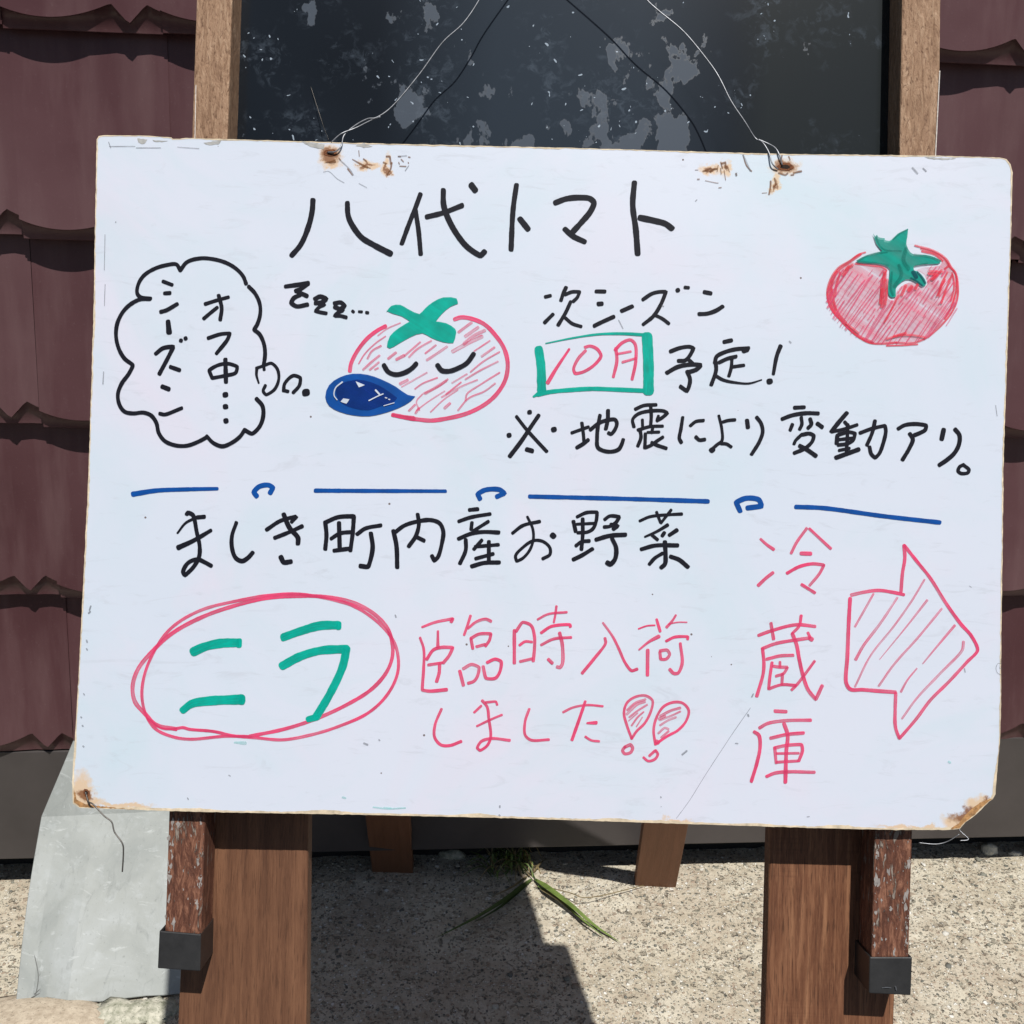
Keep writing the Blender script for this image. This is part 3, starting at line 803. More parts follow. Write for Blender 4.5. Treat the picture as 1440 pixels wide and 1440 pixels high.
ch(Z, "30/.9/1.1:8,782 80,772 158,762; 28:150,770 112,798 78,812; 28:80,812 152,846; 28:108,838 62,862 47,892 80,915 155,904", name='snoring_mark')
D = (440, 400, 4.8)
ch(D, "30:15,98 50,82 90,98 60,122 20,125; 24:60,120 78,138 45,152 18,180 50,188 90,195; 29:148,128 190,122 215,145 185,165 150,152; 24:195,165 205,175 170,190 148,212 185,212 225,222", name='snoring_mark')
ch(D, "20:268,180 275,186; 20:312,184 330,185; 21:362,190 372,191", name='ellipsis_mark')
# sleeping tomato
tom = ch(D, "24:490,282 440,308 370,362 300,450 258,535 250,585; 25:957,235 1000,222 1080,234 1160,270 1230,340 1290,430 1315,530 1300,640 1240,740 1160,810 1040,870 900,905 800,918 720,912 640,900 540,880; 30/.6/1:540,882 580,890 680,905", 'r', name='sleeping_tomato_drawing')
ch(D, "9:590,260 500,300 440,345; 9:490,350 420,400 350,470 310,535; 13:460,415 400,450 370,500; 14:450,480 400,520 340,575; 13:445,525 385,575; 11:440,565 420,575; 17:560,460 510,500; 19:615,480 565,505; 12:725,390 620,480; 12:800,380 700,440 650,490; 12:830,410 760,465; 16:905,420 840,465 770,510; 17:1070,258 985,322; 20:1115,290 1030,350; 20:1160,310 1080,350 1020,400; 24:1140,352 1040,400 945,452; 10:1195,380 1090,450; 14:1225,425 1140,485; 10:1260,455 1150,520 1065,590; 11:1250,520 1130,580 1030,640; 11:1260,595 1140,670 1040,740 1030,782; 11:1230,668 1160,720 1050,770 980,850; 11:1040,605 940,665; 10:770,595 690,640 600,690; 18:640,645 590,670; 11:840,630 740,670 690,705; 13:910,640 860,680 750,735; 17:900,650 820,700 760,735; 11:1110,645 1000,690 870,760; 10:1000,660 900,740; 9:890,720 780,790 700,850; 9:980,710 880,780 795,860; 17:925,803 890,835; 14:690,812 650,852; 16:715,835 695,868; 9:740,740 700,790 720,850", 't', 12, name='red_hatching', parent=tom)
ch(D, "4:500,180 500,182", 'g', name='leaf_mark', parent=tom, poly=["500,180 530,145 590,138 640,165 720,200 760,160 810,120 880,88 970,95 980,130 930,150 870,200 830,250 900,262 960,300 968,325 948,395 880,390 800,360 740,330 660,355 580,400 520,432 500,420 520,350 580,295 655,250 600,215 540,198"], lvl=1)
ch(D, "30:480,545 510,590 560,608 620,595 670,565 698,535; 30:842,545 870,580 920,585 980,565 1040,530 1085,470", name='closed_eyes', parent=tom, lvl=1)
sb = ch(D, "4:400,700 402,702", 'b', name='sleep_bubble', parent=sign, poly=["692,755 640,745 560,690 460,640 370,610 270,603 180,628 110,680 84,760 110,820 180,860 280,885 380,890 460,875 540,850 620,815 665,785"], lvl=1, label='blue drop at the sleeping tomato\'s nose')
ch(D, "4:400,700 402,702", 'B', name='dark_blue_wash', parent=sb, poly=["185,668 300,642 400,662 480,700 570,765 540,800 460,822 380,850 280,838 205,808 165,762 158,705"], lvl=2)
ch(D, "9/1/.6:200,660 155,700 145,750 165,780; 7:380,785 440,755 475,740; 10:425,715 450,742; 7:490,765 500,768; 7:513,776 520,778; 5:480,820 550,800", 'w', name='bare_glint', parent=sb, poly=["290,655 352,680 312,696", "207,770 248,776 228,806 188,792"], lvl=3)
# next season lines
Ec = (740, 390, 4.8)
ch(Ec, "24:130,132 163,124; 24:125,305 180,250; 25:268,70 250,110 235,155; 22:264,116 310,98 360,98 345,135 318,162; 24:300,165 265,240 217,320; 22:265,275 310,312 370,332")
ch(Ec, "26:472,95 530,96; 30:488,180 510,178; 26:460,327 500,307 590,266")
ch(Ec, "26:645,227 715,196")
ch(Ec, "24:788,150 850,110 900,98 943,98 910,180 860,260 790,318; 22:870,255 920,280 962,312; 28:1020,88 1026,86; 22:1072,68 1095,70")
ch(Ec, "27:1203,100 1245,108; 26:1167,248 1220,245 1280,225 1325,197")
ch(Ec, "60/.9/1:84,486 100,600 104,760; 26/.5/1.3:50,805 105,772; 27/1/1:80,792 150,775 300,760 450,752 600,757 790,765; 15/.5/1.4:132,446 300,412 480,385 640,380 800,388; 66:816,400 825,580 825,765", 'g', name='month_frame')
ch(Ec, "20/.7/1.2:290,485 200,620 145,712", 'r')
ch(Ec, "19:400,495 350,550 320,620 330,648 380,640 460,590 505,530 480,485 430,464 398,472", 'r')
ch(Ec, "20:605,480 612,560 588,672; 19:600,490 650,440 705,422 735,450 740,560 715,688; 15:615,517 705,500; 15:650,572 740,546", 'r')
H = (920, 480, 6)
ch(H, "32:138,85 220,55 300,46 332,58 300,120 262,160 205,165; 30:285,150 320,182; 34:108,265 200,215 320,195 395,200 360,235 290,260; 32:278,255 302,320 290,390 275,420 222,382")
ch(H, "34:590,5 650,-8; 33:795,58 680,68 580,97 525,130 512,180; 32:515,160 522,240 482,365; 40:755,80 785,70; 30:548,178 620,145 690,128; 28:655,150 650,220 630,292; 28:665,215 755,202; 29/1/.4:518,290 580,325 700,350 800,355 905,325")
ch(H, "32/1.1/.9:1065,42 1035,120 1005,275; 46:968,339 980,337", name='exclamation_mark')
Gc = (700, 560, 6)
ch(Gc, "30/.9/1:158,155 240,260 330,360 412,448; 34/.9/1.05:345,145 280,240 200,360 103,488; 36:264,118 272,117; 38:92,313 100,311; 42:468,265 480,262; 40:246,432 290,444", name='note_mark')
ch(Gc, "27/1/.9:625,292 700,265 765,242; 28:710,210 722,300 728,375; 32:668,416 720,385 762,352; 30:782,265 850,212 920,185 990,180 1005,210 985,270 955,303 935,293; 31:862,145 845,240 838,330 845,415 890,442 960,450 1020,430 1045,390 1058,350; 32:930,105 928,180 912,258")
ch(Gc, "28:1162,92 1230,62 1335,55; 28:1148,240 1138,180 1180,135 1280,108 1400,108 1432,125 1385,165 1345,188; 28:1290,65 1295,150 1290,230; 24:1220,182 1222,235; 24:1355,150 1345,175; 27:1185,268 1280,240 1390,235; 28:1200,265 1208,330 1182,402; 24:1265,288 1360,285; 26:1310,240 1298,290; 27:1245,300 1243,370 1240,418 1290,398 1340,362 1392,328; 30:1300,375 1340,395 1420,422")
ch(H, "30/.9/1:240,642 225,740 212,820 228,852; 27:305,712 350,677 415,668; 30:352,808 380,832 425,828")
ch(H, "28/.8/1:545,628 570,740 570,840 530,872 485,912; 44:495,912 484,920; 27:580,680 620,668 680,662; 26:565,862 610,866 648,890")
ch(H, "35:783,668 790,725; 30:865,642 900,690 915,760 890,840 822,952")
ch(H, "32:1185,560 1265,556; 32:1080,655 1160,625 1280,606 1382,608; 28:1165,702 1147,748; 28:1240,642 1245,700 1227,740; 30:1315,655 1325,700 1298,730; 36:1378,695 1415,722; 27:1245,785 1190,840 1180,865; 31:1252,787 1310,778 1345,795 1335,840 1275,900 1182,942; 34:1228,882 1290,915 1362,965")
I = (1140, 570, 5.538)
ch(I, "32:280,60 220,130 162,203; 26:165,205 260,185 360,152; 24:265,130 300,170; 30:207,235 202,295; 27:215,228 300,208 345,218 330,270 282,298 215,308; 25:212,268 325,255; 26:288,150 285,250 278,365; 24:222,350 300,335; 33:198,407 280,377 372,343")
ch(I, "28:385,215 480,180 578,158 585,200 560,310 532,378 502,408 472,380 458,325; 28:500,122 480,210 438,308")
ch(I, "30:682,182 730,155 820,145 900,155 892,190 850,215 808,232; 31:772,222 795,262 770,330 716,422")
ch(I, "35:1035,190 1020,262; 31:1125,188 1157,230 1155,300 1120,370 1060,425 1002,464")
ch(I, "26:1190,465 1232,500 1225,524 1170,530 1147,512 1158,480 1190,462")
# second heading
J = (230, 700, 4.8)
ch(J, "16/.8/1.3:95,238 150,170 225,132; 28:228,132 275,128; 27/1.2/.9:102,335 200,290 320,220; 26:158,110 165,100 198,115 225,230 245,330 240,400 200,470 145,523 133,500 165,440 230,415 280,435 322,458")
ch(J, "30/.8/1:492,168 462,260 465,350 490,408 530,427 570,405 602,370")
ch(J, "26:697,215 790,155 900,125 865,162; 26:752,270 840,235 935,192; 31:812,112 850,200 908,270 908,308; 32:793,400 812,435 860,430")
ch(J, "28:1092,165 1100,250 1092,345; 28:1095,165 1180,130 1285,125 1278,230 1262,355; 28:1185,170 1190,350; 24:1132,275 1190,240 1270,230; 26:1152,356 1255,342; 26:1308,245 1360,208 1466,186; 29:1400,240 1412,330 1402,400 1380,465 1330,460")
Kc = (520, 700, 6)
ch(Kc, "36:200,280 225,400 232,585; 33:215,290 290,235 400,200 520,188 590,215 620,280 610,380 575,500 545,530 525,490; 33:405,140 415,220 390,320 330,408; 32:400,332 458,360")
ch(Kc, "32:842,102 910,95; 30:752,198 850,165 1015,136; 30:862,210 856,265; 28:1000,200 920,250 880,275; 31:750,345 860,300 960,287 1088,292; 32:810,355 810,440 762,552; 30:945,358 880,432; 28:890,412 1085,395; 32:1005,370 1005,535; 29:895,512 1040,472; 34:862,578 960,550 1092,545")
ch(Kc, "28:1205,298 1290,235 1432,200; 27/.8/1:1330,160 1375,260 1380,350 1350,440 1290,510 1240,535 1230,490 1290,420 1385,360 1461,368 1520,422 1520,477 1461,513; 46:1542,315 1552,324")
Lc = (740, 700, 5.538)
ch(Lc, "26:397,148 470,115 552,112 545,180 520,240 480,265 402,272; 28:368,185 385,260; 22:395,205 530,198; 28:440,165 440,290 430,400; 27:388,372 430,342 490,335; 31:368,480 430,450 515,398; 27:612,168 650,142 725,148 700,190 650,222 608,227; 30:660,208 712,218 680,242; 32:545,325 650,295 772,287; 33/.9/1.1:668,315 700,390 690,480 655,518 632,505")
ch(Lc, "22/1/1.1:885,180 960,148 1100,132 1210,126; 22:1015,112 1045,190; 22:1128,95 1050,195; 26/1/.6:1100,212 1020,260 925,303; 24:980,290 1022,325; 28:1075,272 1060,295; 33/1/.8:1172,252 1115,290; 30:897,400 1000,372 1178,370; 32:1080,345 1085,450 1080,515 1052,542; 27:1060,432 1000,470 960,515; 32:1125,458 1190,482 1258,538")
# blue ruled line and curls
Mc = (170, 670, 2.618)
ch(Mc, "15/1.2/.8:46,65 130,52 220,48 355,45", 'b', name='blue_dash'); ch(Mc, "17:500,72 490,58 508,38 545,32 560,42 550,60", 'b', name='blue_curl')
ch(Mc, "15/1/.8:717,52 900,53 1195,54", 'b', name='blue_dash'); ch(Mc, "17:1322,82 1314,65 1340,50 1395,49 1412,62 1385,74", 'b', name='blue_curl')
Nc = (660, 670, 2.057)
ch(Nc, "12:175,58 350,62 500,66 690,72", 'b', name='blue_dash'); ch(Nc, "14:783,100 772,75 800,63 838,68 845,86 805,91", 'b', name='blue_curl')
ch(Nc, "12:945,88 1020,91 1200,115 1360,133", 'b', name='blue_dash')
# ringed green word
Oc = (170, 820, 3.4286)
ring = ch(Oc, "15/1.2/1:265,703 170,682 118,630 68,570 57,500 80,420 160,320 250,240 400,160 560,105 700,72 850,62 1000,67 1130,97 1230,155 1290,225 1310,300 1308,360 1280,430 1210,510 1100,580 950,650 800,700 620,738; 13:262,702 300,696 330,704 450,715 540,735 650,745 780,755 900,735 1050,690 1200,620 1290,530 1335,430 1335,340 1310,270 1230,180 1120,110 1000,75 850,52 700,60 560,85 400,125 290,180 220,240 160,330 115,440 102,540 120,630 165,700 250,740 330,752 500,738 610,738; 10:130,650 200,700 265,702", 'r', name='red_ring')
ch(Oc, "40:352,330 400,308 480,290 565,287; 26:570,278 570,300; 42/.8/1.1:300,612 340,582 420,568 580,560; 28:584,550 584,574", 'g')
ch(Oc, "40/.9/1:785,260 870,230 960,205 1045,202; 26:1050,196 1050,214; 38:780,398 860,355 960,325 1085,317; 36:1088,318 1070,400 1010,530 945,640; 30:905,656 945,645", 'g')
Pc = (570, 840, 6)
ch(Pc, "20/.9/1.2:143,250 250,210 395,180; 26:400,180 388,205; 22/.8/1.1:275,285 275,418; 24/.8/1.1:125,340 155,430 155,600 145,780 200,790 348,778; 24:182,520 240,440 310,420 402,422 370,490 322,550; 22:195,570 310,552; 26:290,565 285,640 265,708; 21:550,155 530,220 497,315; 22/.8/1.1:530,260 600,205 680,183 722,200; 22:555,350 570,430; 24:555,345 620,310 722,307 710,360 677,408; 22:602,415 670,397; 26:460,622 490,740; 24:490,600 560,565 622,590 610,660 580,705 532,723; 24:657,582 682,680 760,680 800,620 808,540 760,520 692,548", 'r')
ch(Pc, "26:920,278 920,553; 24:935,285 990,210 1060,235 1090,330 1090,430 1080,535; 20:965,402 1010,372 1068,375; 22:970,540 1070,517; 17:1117,185 1200,142 1362,124; 18:1275,75 1265,150 1253,210; 23:1147,298 1230,245 1390,230 1393,246; 21:1147,400 1250,350 1398,336; 26:1302,300 1325,400 1325,560 1305,590 1282,585; 24:1208,522 1240,553", 'r')
Qc = (780, 840, 6)
ch(Qc, "18/.9/1.3:408,215 490,330 540,430 600,560 650,618 695,605; 23/.9/1.1:425,345 430,385 330,520 233,638", 'r')
ch(Qc, "13:708,265 780,240 845,235; 11:960,225 1040,210 1115,210; 21:860,185 890,285; 20/.8/1.2:1022,150 990,200 945,250; 22/1.3/.6:878,328 800,370 712,440; 27:785,445 783,655; 21:942,368 1010,335 1125,330 1122,352; 24:888,462 895,520 940,520 970,480 950,445 890,450; 25/.9/1:1060,388 1075,560 1040,638 1005,640 972,607", 'r')
ch(Pc, "22/.9/1.1:305,942 250,1080 248,1180 300,1243 370,1250 470,1215", 'r')
ch(Pc, "18:582,970 640,915; 18:680,885 765,880 775,905; 17:605,1085 720,1030 815,990; 21:650,870 690,920 705,1020 720,1180 690,1250 630,1290 607,1268 640,1215 720,1190 880,1205", 'r')
ch(Pc, "21:1045,942 1010,1050 1013,1165 1060,1203 1210,1200", 'r')
ch(Qc, "18:72,968 150,930 270,908 405,918; 24/.9/1.1:258,878 210,1020 147,1200; 20/.8/1.3:275,1060 350,1057; 18:260,1175 310,1205 375,1213", 'r')
e1 = ch(Qc, "20:650,1190 610,1080 585,970 610,890 680,840 770,830 825,870 815,950 760,1060 690,1130 650,1190; 24:592,1262 640,1242 658,1270 640,1308 590,1318 572,1290 592,1262", 'r', name='exclamation_mark')
ch(Qc, "17:612,950 680,890 765,860; 20:608,985 700,900 760,880; 15:630,1010 700,955 780,905; 10:625,1040 700,975; 14:650,1080 700,1010 750,965; 10:690,1090 740,1010", 't', name='red_hatching', parent=e1)
e2 = ch(Qc, "20:850,1240 835,1120 860,1010 920,920 1000,885 1080,892 1130,950 1110,1040 1040,1120 950,1170 855,1235; 34:860,1215 872,1225; 20:750,1350 790,1380 850,1360 870,1320 850,1290 800,1335", 'r', name='exclamation_mark')
ch(Qc, "20:892,1000 980,955 1058,932; 15:890,1035 980,1000 1060,962; 16:890,1078 960,1035 1022,1010; 17:875,1145 930,1100 960,1110; 17:900,1180 960,1128; 22:930,1000 880,1025", 't', name='red_hatching', parent=e2)
R1 = (1030, 730, 5.541)
ch(R1, "19/.9/1.2:220,155 270,200 320,235; 24:202,515 260,460 315,417; 21:457,265 500,180 578,72; 20:600,75 680,150 765,228; 27:535,266 608,268; 22/1.1/.9:427,420 520,370 620,348 712,357 680,420 602,515; 23:540,510 640,573", 'r')
ch(R1, "23:203,905 300,870 500,822 643,835; 23:300,812 320,932; 20:535,752 520,830 467,888; 23:232,1008 330,970 460,945 595,925; 30:605,928 618,936; 20:588,885 605,920; 23:235,1010 245,1120 240,1200 190,1378; 22:268,1090 370,1065 472,1060; 25:467,892 500,980 520,1090 550,1220 590,1330 650,1403 698,1298; 20:638,1107 570,1200 500,1290 462,1328; 22:308,1118 290,1240 282,1323 380,1290 490,1295; 21:320,1145 365,1152 428,1152 400,1200 340,1222; 18:370,1112 370,1150; 20:390,1205 385,1285", 'r')
R2 = (1030, 860, 5.541)
ch(R2, "25:332,775 418,779; 23:212,905 270,872 400,850 608,845; 24:170,937 205,962 215,1050 190,1180 147,1322; 24:298,985 420,957 553,945; 21:330,1062 340,1178; 23:328,1062 420,1042 538,1037 545,1080 517,1162; 17:345,1105 515,1102; 20:350,1172 508,1162; 26:402,872 430,960 420,1080 412,1328; 23:267,1283 330,1257 440,1247 638,1250", 'r')
Sc = (1170, 750, 4.643)
arr = ch(Sc, "20:127,402 200,385 300,372 400,385 468,400; 20:450,380 460,260 475,160 470,78; 19:473,80 560,190 640,290 740,450 840,590 910,670 950,762 880,840 760,970 640,1090 550,1210 440,1338 415,1270 412,1150 416,1042; 22:118,425 108,600 100,800 92,975 118,1016 200,1020 330,1030 412,1036", 'r', name='arrow_drawing')
ch(Sc, "13:270,395 200,520 150,608; 15/.9/1.2:425,420 320,580 200,740 155,822; 12:603,302 520,440 400,610 250,800 150,1000; 11/1.3/.4:620,437 500,590 310,822; 13:715,492 560,680 400,860 305,995; 13/1.3/.6:800,602 700,720 592,850; 12/.7/1.2:553,882 490,960 450,1033; 12/1.4/1:858,708 850,760 700,920 550,1080 457,1208", 't', 12, name='red_hatching', parent=arr)
# ripe tomato drawing
Fc_ = (1140, 300, 6)
t2 = ch(Fc_, "16:460,330 400,350 330,402 230,462 165,560 138,680 170,800 240,890 320,972 400,1042 500,1092 620,1100 720,1090; 22:420,345 330,408 235,475 175,570 150,690 185,810 260,900 340,985 430,1050 520,1088; 13:640,1118 800,1112 900,1105; 15:720,1090 860,1095 960,1060 1080,965 1180,850 1232,740 1240,600 1222,505 1185,455 1140,385 1050,322 880,272; 16:930,300 1040,330 1120,380 1165,440 1130,470; 18:940,320 1050,350 1110,400; 14:1170,450 1215,500 1230,600 1215,700 1180,800 1130,890; 14:1195,500 1210,620 1180,740; 16:220,490 180,600 170,700 210,810; 18:250,500 215,610 205,700; 14:180,640 220,820 300,920; 14:380,425 500,440 600,452 640,480 600,560 590,700", 'R', 20, name='ripe_tomato_drawing', poly=["1000,330 1130,400 1180,470 1235,600 1225,740 1170,850 1070,965 950,1060 850,1098 620,1095 500,1085 400,1030 320,960 240,880 175,790 150,680 175,570 240,480 340,410 400,430 540,450 640,470 645,600 655,720 700,740 730,650 790,600 860,580 940,630 985,600 960,520 890,480 950,455 1090,440 1110,400"])
t2.data.materials.append(INK['p'])
npol = 0
# the wash polygon gets the pale ink, everything drawn over it the strong red
for p in t2.data.polygons:
    if len(p.vertices) == 3: p.material_index = 1
hs = []
random.seed(5)
def inside(x, y):
    if ((x - 690) / 560) ** 2 + ((y - 720) / 390) ** 2 > 1: return False
    if y < 470 and x < 1000: return False
    if 645 < x < 735 and y < 740: return False
    if 640 < x < 980 and y < 600: return False
    return True
for k in range(-28, 34):
    bx = 690 + k * 34 + random.uniform(-8, 8)
    seg = []; sl_ = random.uniform(.62, .80)
    for t in range(-70, 71):
        yy = 740 - t * 8; xx = bx + t * 8 * sl_ * (1 + .0006 * t)
        if inside(xx, yy): seg.append((xx + random.uniform(-2, 2), yy))
        else:
            if len(seg) > 7: hs.append(seg)
            seg = []
    if len(seg) > 7: hs.append(seg)
txt = []
for s in hs:
    n = len(s); i = 0
    while i < n - 6:
        L = random.randint(14, 60); e = min(n, i + L)
        if e - i > 6:
            q = s[i:e:6]
            if len(q) > 1: txt.append("%d/%.1f/%.1f:" % (random.choice((6, 8, 10, 12, 16)), random.uniform(.6, 1.1), random.uniform(.8, 1.2)) + ' '.join('%.0f,%.0f' % a for a in q))
        i = e + random.randint(-1, 3)
ch(Fc_, ';'.join(txt), 't', 14, name='red_hatching', parent=t2, lvl=1)
ch(Fc_, "24:622,500 612,640 600,790; 18:640,560 636,700 625,770; 22:600,640 585,760; 26:320,450 270,520; 22:350,440 300,470; 24:800,610 765,690; 30:850,620 825,650; 20:900,600 880,640; 18:1000,490 1110,500; 20:990,510 1060,520 1020,560; 18:1030,560 1100,480; 16:1150,500 1100,600 1080,700; 16:1190,520 1140,640 1100,760; 14:1130,560 1060,700; 16:640,1060 760,1030 900,1035 960,1050; 18:700,1040 800,1010; 14:300,930 400,1010; 14:740,690 690,790 620,920", 'R', 20, name='red_hatching', parent=t2, lvl=2)
lf = ch(Fc_, "3:600,400 602,402", 'G', name='leaf_mark', parent=t2, poly=["523,172 540,198 556,183 570,206 620,213 622,228 660,235 690,215 730,175 780,150 818,132 812,200 803,262 835,330 870,350 960,352 1040,372 1098,405 1075,427 950,432 865,450 868,485 900,492 960,560 972,600 940,622 890,585 850,565 800,560 740,600 715,640 715,705 680,712 655,690 650,600 665,475 620,442 540,425 400,418 380,402 460,360 560,333 600,320 550,260"], lvl=3)
ch(Fc_, "12:550,200 575,270 620,310 760,320; 14:390,404 470,362 560,338 640,330; 12:400,412 540,420 650,440; 26:740,440 760,520 700,620; 30:800,300 780,400 820,470; 16:870,352 980,368 1090,405; 12:880,440 980,425; 18:680,500 672,640 690,690; 12:690,220 760,165 812,140", 'n', name='green_shading', parent=lf, lvl=4)
ch(Fc_, "32:862,500 885,540; 14:895,500 930,540 960,590; 12:840,548 890,575 935,612", 'N', name='blue_overlap', parent=lf, lvl=4)
ch((400, 170, 6), "14/.6/1.2:575,325 640,362 700,392; 8:700,390 725,400; 14:862,300 888,300 898,360; 16/1/.6:905,355 895,410 868,450; 10:835,350 860,360; 12:668,322 690,340; 6:628,250 632,300; 12/1/.5:535,405 575,460; 8:460,315 475,330; 8:350,350 380,345 430,330; 14:385,352 430,345; 10:962,300 980,302; 10:1048,305 1060,308; 8:985,325 1005,345; 8:965,350 970,365; 10:975,382 1025,385; 8:1045,350 1048,358", 'o', name='rust_mark')
ch((960, 170, 6), "12:172,425 215,418; 16:232,428 255,410 285,405; 8:190,415 240,400; 10:322,350 335,400; 14:330,360 360,350 365,400; 6:300,375 290,430; 6:370,380 395,430; 6:350,420 362,500; 7:320,400 325,450; 12:448,445 455,460; 9/.6/1.3:508,290 540,380 580,425; 14:742,510 740,560 728,620; 12:775,485 785,540 765,560; 14:810,440 870,455 885,440; 14:935,440 975,430 1000,425; 12:915,458 935,455; 5:105,415 130,415; 5:190,505 290,525 300,525; 8:305,565 325,563; 9:125,493 140,493; 5:670,610 710,607; 10:838,290 832,330; 10:895,300 905,330", 'o', name='rust_mark')
# small blemishes: scratch by the fridge word, pen specks, smears, ring on the right edge
Xc = (900, 960, 4.8)
ch(Xc, "4/1/.8:745,170 640,320 540,470 430,640 330,800 245,915; 12:728,215 732,225; 7:140,768 142,775; 5:142,835 143,836; 7:645,408 660,410; 12:285,485 315,460; 7:1128,905 1142,903; 9:755,95 765,75", 'y', 5, name='scratch')
ch((0, 0, 1), "1.2:154,206 190,206; 1.2:192,208 226,208; 1:250,207 280,209; 1.2:153,200 156,208; 1.0:148,330 147,380; 1:148,400 147,430; 1.6:163,312 163,313; 1.5:146,523 145,540; 2:1298,237 1302,241; 2.4:1283,236 1290,244; 1:455,242 462,241 475,252 484,257; 1.5:478,225 492,238 497,246; 1:505,258 516,264; 1.5:560,220 572,219; 1.3:575,233 570,240; 1:1400,570 1402,585; 1:1363,824 1366,826; 1.6:1356,940 1357,945; 2:1045,218 1055,240; 1.5:1036,243 1035,247; 1.4:978,283 980,281; 2:114,1008 115,1009; 2:116,1020 117,1021; 2.5:125,862 127,860; 2:122,900 123,903; 2:122,912 123,914; 2:117,1049 118,1050; 2:126,858 128,852; 1.5:118,975 119,977; 2.2:703,1133 703,1135; 2.2:702,1146 703,1147; 1.5:322,1090 324,1091; 1.5:264,1122 265,1124; 2.5:512,1045 517,1047; 2:533,1040 534,1041; 1.8:556,865 557,868; 2:931,430 933,431; 2:1110,480 1112,482; 1.3:870,450 876,462", 'y', 1.5, name='scratch')
ch((0, 0, 1), "5/.5/1:330,1044 345,1045; 2:525,1135 545,1137 570,1136; 2.5:482,1121 486,1122; 1.5:540,1135 550,1136; 3:1334,1071 1336,1072", 'c', 2, name='ink_smear')
ch((1360, 680, 2.77), "2.2:133,702 120,700 112,718 118,738 131,745; 1.8:128,712 126,720 134,722", 'y', 2, name='ring_mark')

# ------------------------------------------------------------------ wires
def e3(px, py, w): x, y = E(px, py, w); return Vector((x, y, -w))
def wire(name, runs, r, m, label, group=None):
    V = []; Fc = []
    for pts in runs: tube(smooth3([e3(*p) for p in pts], 7), r, V, Fc)
    o = obj(name, V, Fc, m, None, EM, smooth=True); prop(o, label, 'wire', group); return o
wire('hanging_wire', [
  [(461, 214, -.0012), (472, 213, -.002), (480, 205, -.0018), (484, 190, .001), (500, 176, .002), (517, 167, .002), (530, 165, .002), (553, 148, .003), (590, 104, .004), (622, 60, .004), (652, 32, .004), (676, -4, .004), (700, -50, .002), (765, -143, .001)],
  [(466, 200, .0), (480, 188, .0), (500, 180, .002), (520, 170, .0025), (535, 164, .002)],
  [(1094, 238, -.001), (1086, 230, -.0022), (1081, 214, -.001), (1072, 200, .001), (1062, 194, .003), (1048, 172, .002), (1028, 142, .002), (1012, 110, .003), (996, 86, .004), (962, 45, .004), (925, 14, .004), (908, -2, .004), (870, -45, .003), (765, -143, .001)],
  [(1100, 232, -.001), (1096, 218, -.0015), (1090, 208, .0), (1080, 202, .002), (1066, 196, .003)],
], .00052, M_wire, 'thin silver wire that hangs the white sign across the blackboard')
wire('loose_wire', [[(121, 1115, -.0004), (124, 1127, -.003), (131, 1131, -.005), (146, 1147, -.006), (157, 1156, -.006), (161, 1170, -.007), (172, 1186, -.008), (173.5, 1200, -.008), (172, 1226, -.008)],
   [(120, 1114, -.001), (127, 1134, -.001)]], .00048, M_wire2, 'bent dark wire dangling from the lower left corner hole of the white sign')
wire('loose_wire', [[(1350, 1160, .002), (1350, 1168, .001), (1362, 1180, -.002), (1350, 1182, -.002)], [(1349, 1173, .001), (1333, 1183, .002), (1316, 1187, .003), (1292, 1185, .004)]], .00030, M_wire, 'fine silver wire end under the torn lower right corner of the white sign')
wire('loose_wire', [[(437, 122, .0335), (446, 150, .031), (455, 178, .026), (462, 196, .012)]], .00018, M_wire2, 'hair-thin wire wisp over the blackboard above the left hanging hole')

# ------------------------------------------------------------------ grey sheet leaning by the wall
def sheet_mat():
    m, nt, b = mat('grey_cement_sheet'); N = NT(nt)
    g = N.n('NewGeometry'); p = g.outputs['Position']
    a = N.noise(p, 9, 6, .6, .6); c2 = N.noise(p, 46, 5, .65)
    col = N.ramp(a, [(.3, (.25, .27, .262)), (.5, (.31, .33, .318)), (.7, (.37, .395, .395))])
    col = N.mix(N.ramp(c2, [(.55, 0.0), (.75, .5)]), col, (.44, .47, .48))
    st = N.noise(N.n('Mapping', {0: p, 2: (0, 0, .4), 3: (70, 14, 30)}).outputs[0], 1, 5, .7, 1)
    col = N.mix(N.ramp(st, [(.56, 0.0), (.72, .6)]), col, (.20, .215, .21))
    spk = N.noise(p, 210, 3, .6)
    col = N.mix(N.ramp(spk, [(.64, 0.0), (.72, .5)]), col, (.17, .18, .17))
    wv = N.noise(N.n('Mapping', {0: p, 2: (0, 0, -.3), 3: (20, 60, 30)}).outputs[0], 1, 5, .7, 2)
    col = N.mix(N.ramp(wv, [(.60, 0.0), (.68, .5)]), col, (.50, .53, .53))
    N.L(col, b.inputs['Base Color']); b.inputs['Roughness'].default_value = .62; b.inputs['Specular IOR Level'].default_value = .4
    N.bump(N.math('ADD', a, N.math('MULTIPLY', c2, .3)), .3, .006, b); return m
M_sheet = sheet_mat()
def atz(px, py, Y):
    d = ray(px, py); t = Y / d.y; return CO + d * t
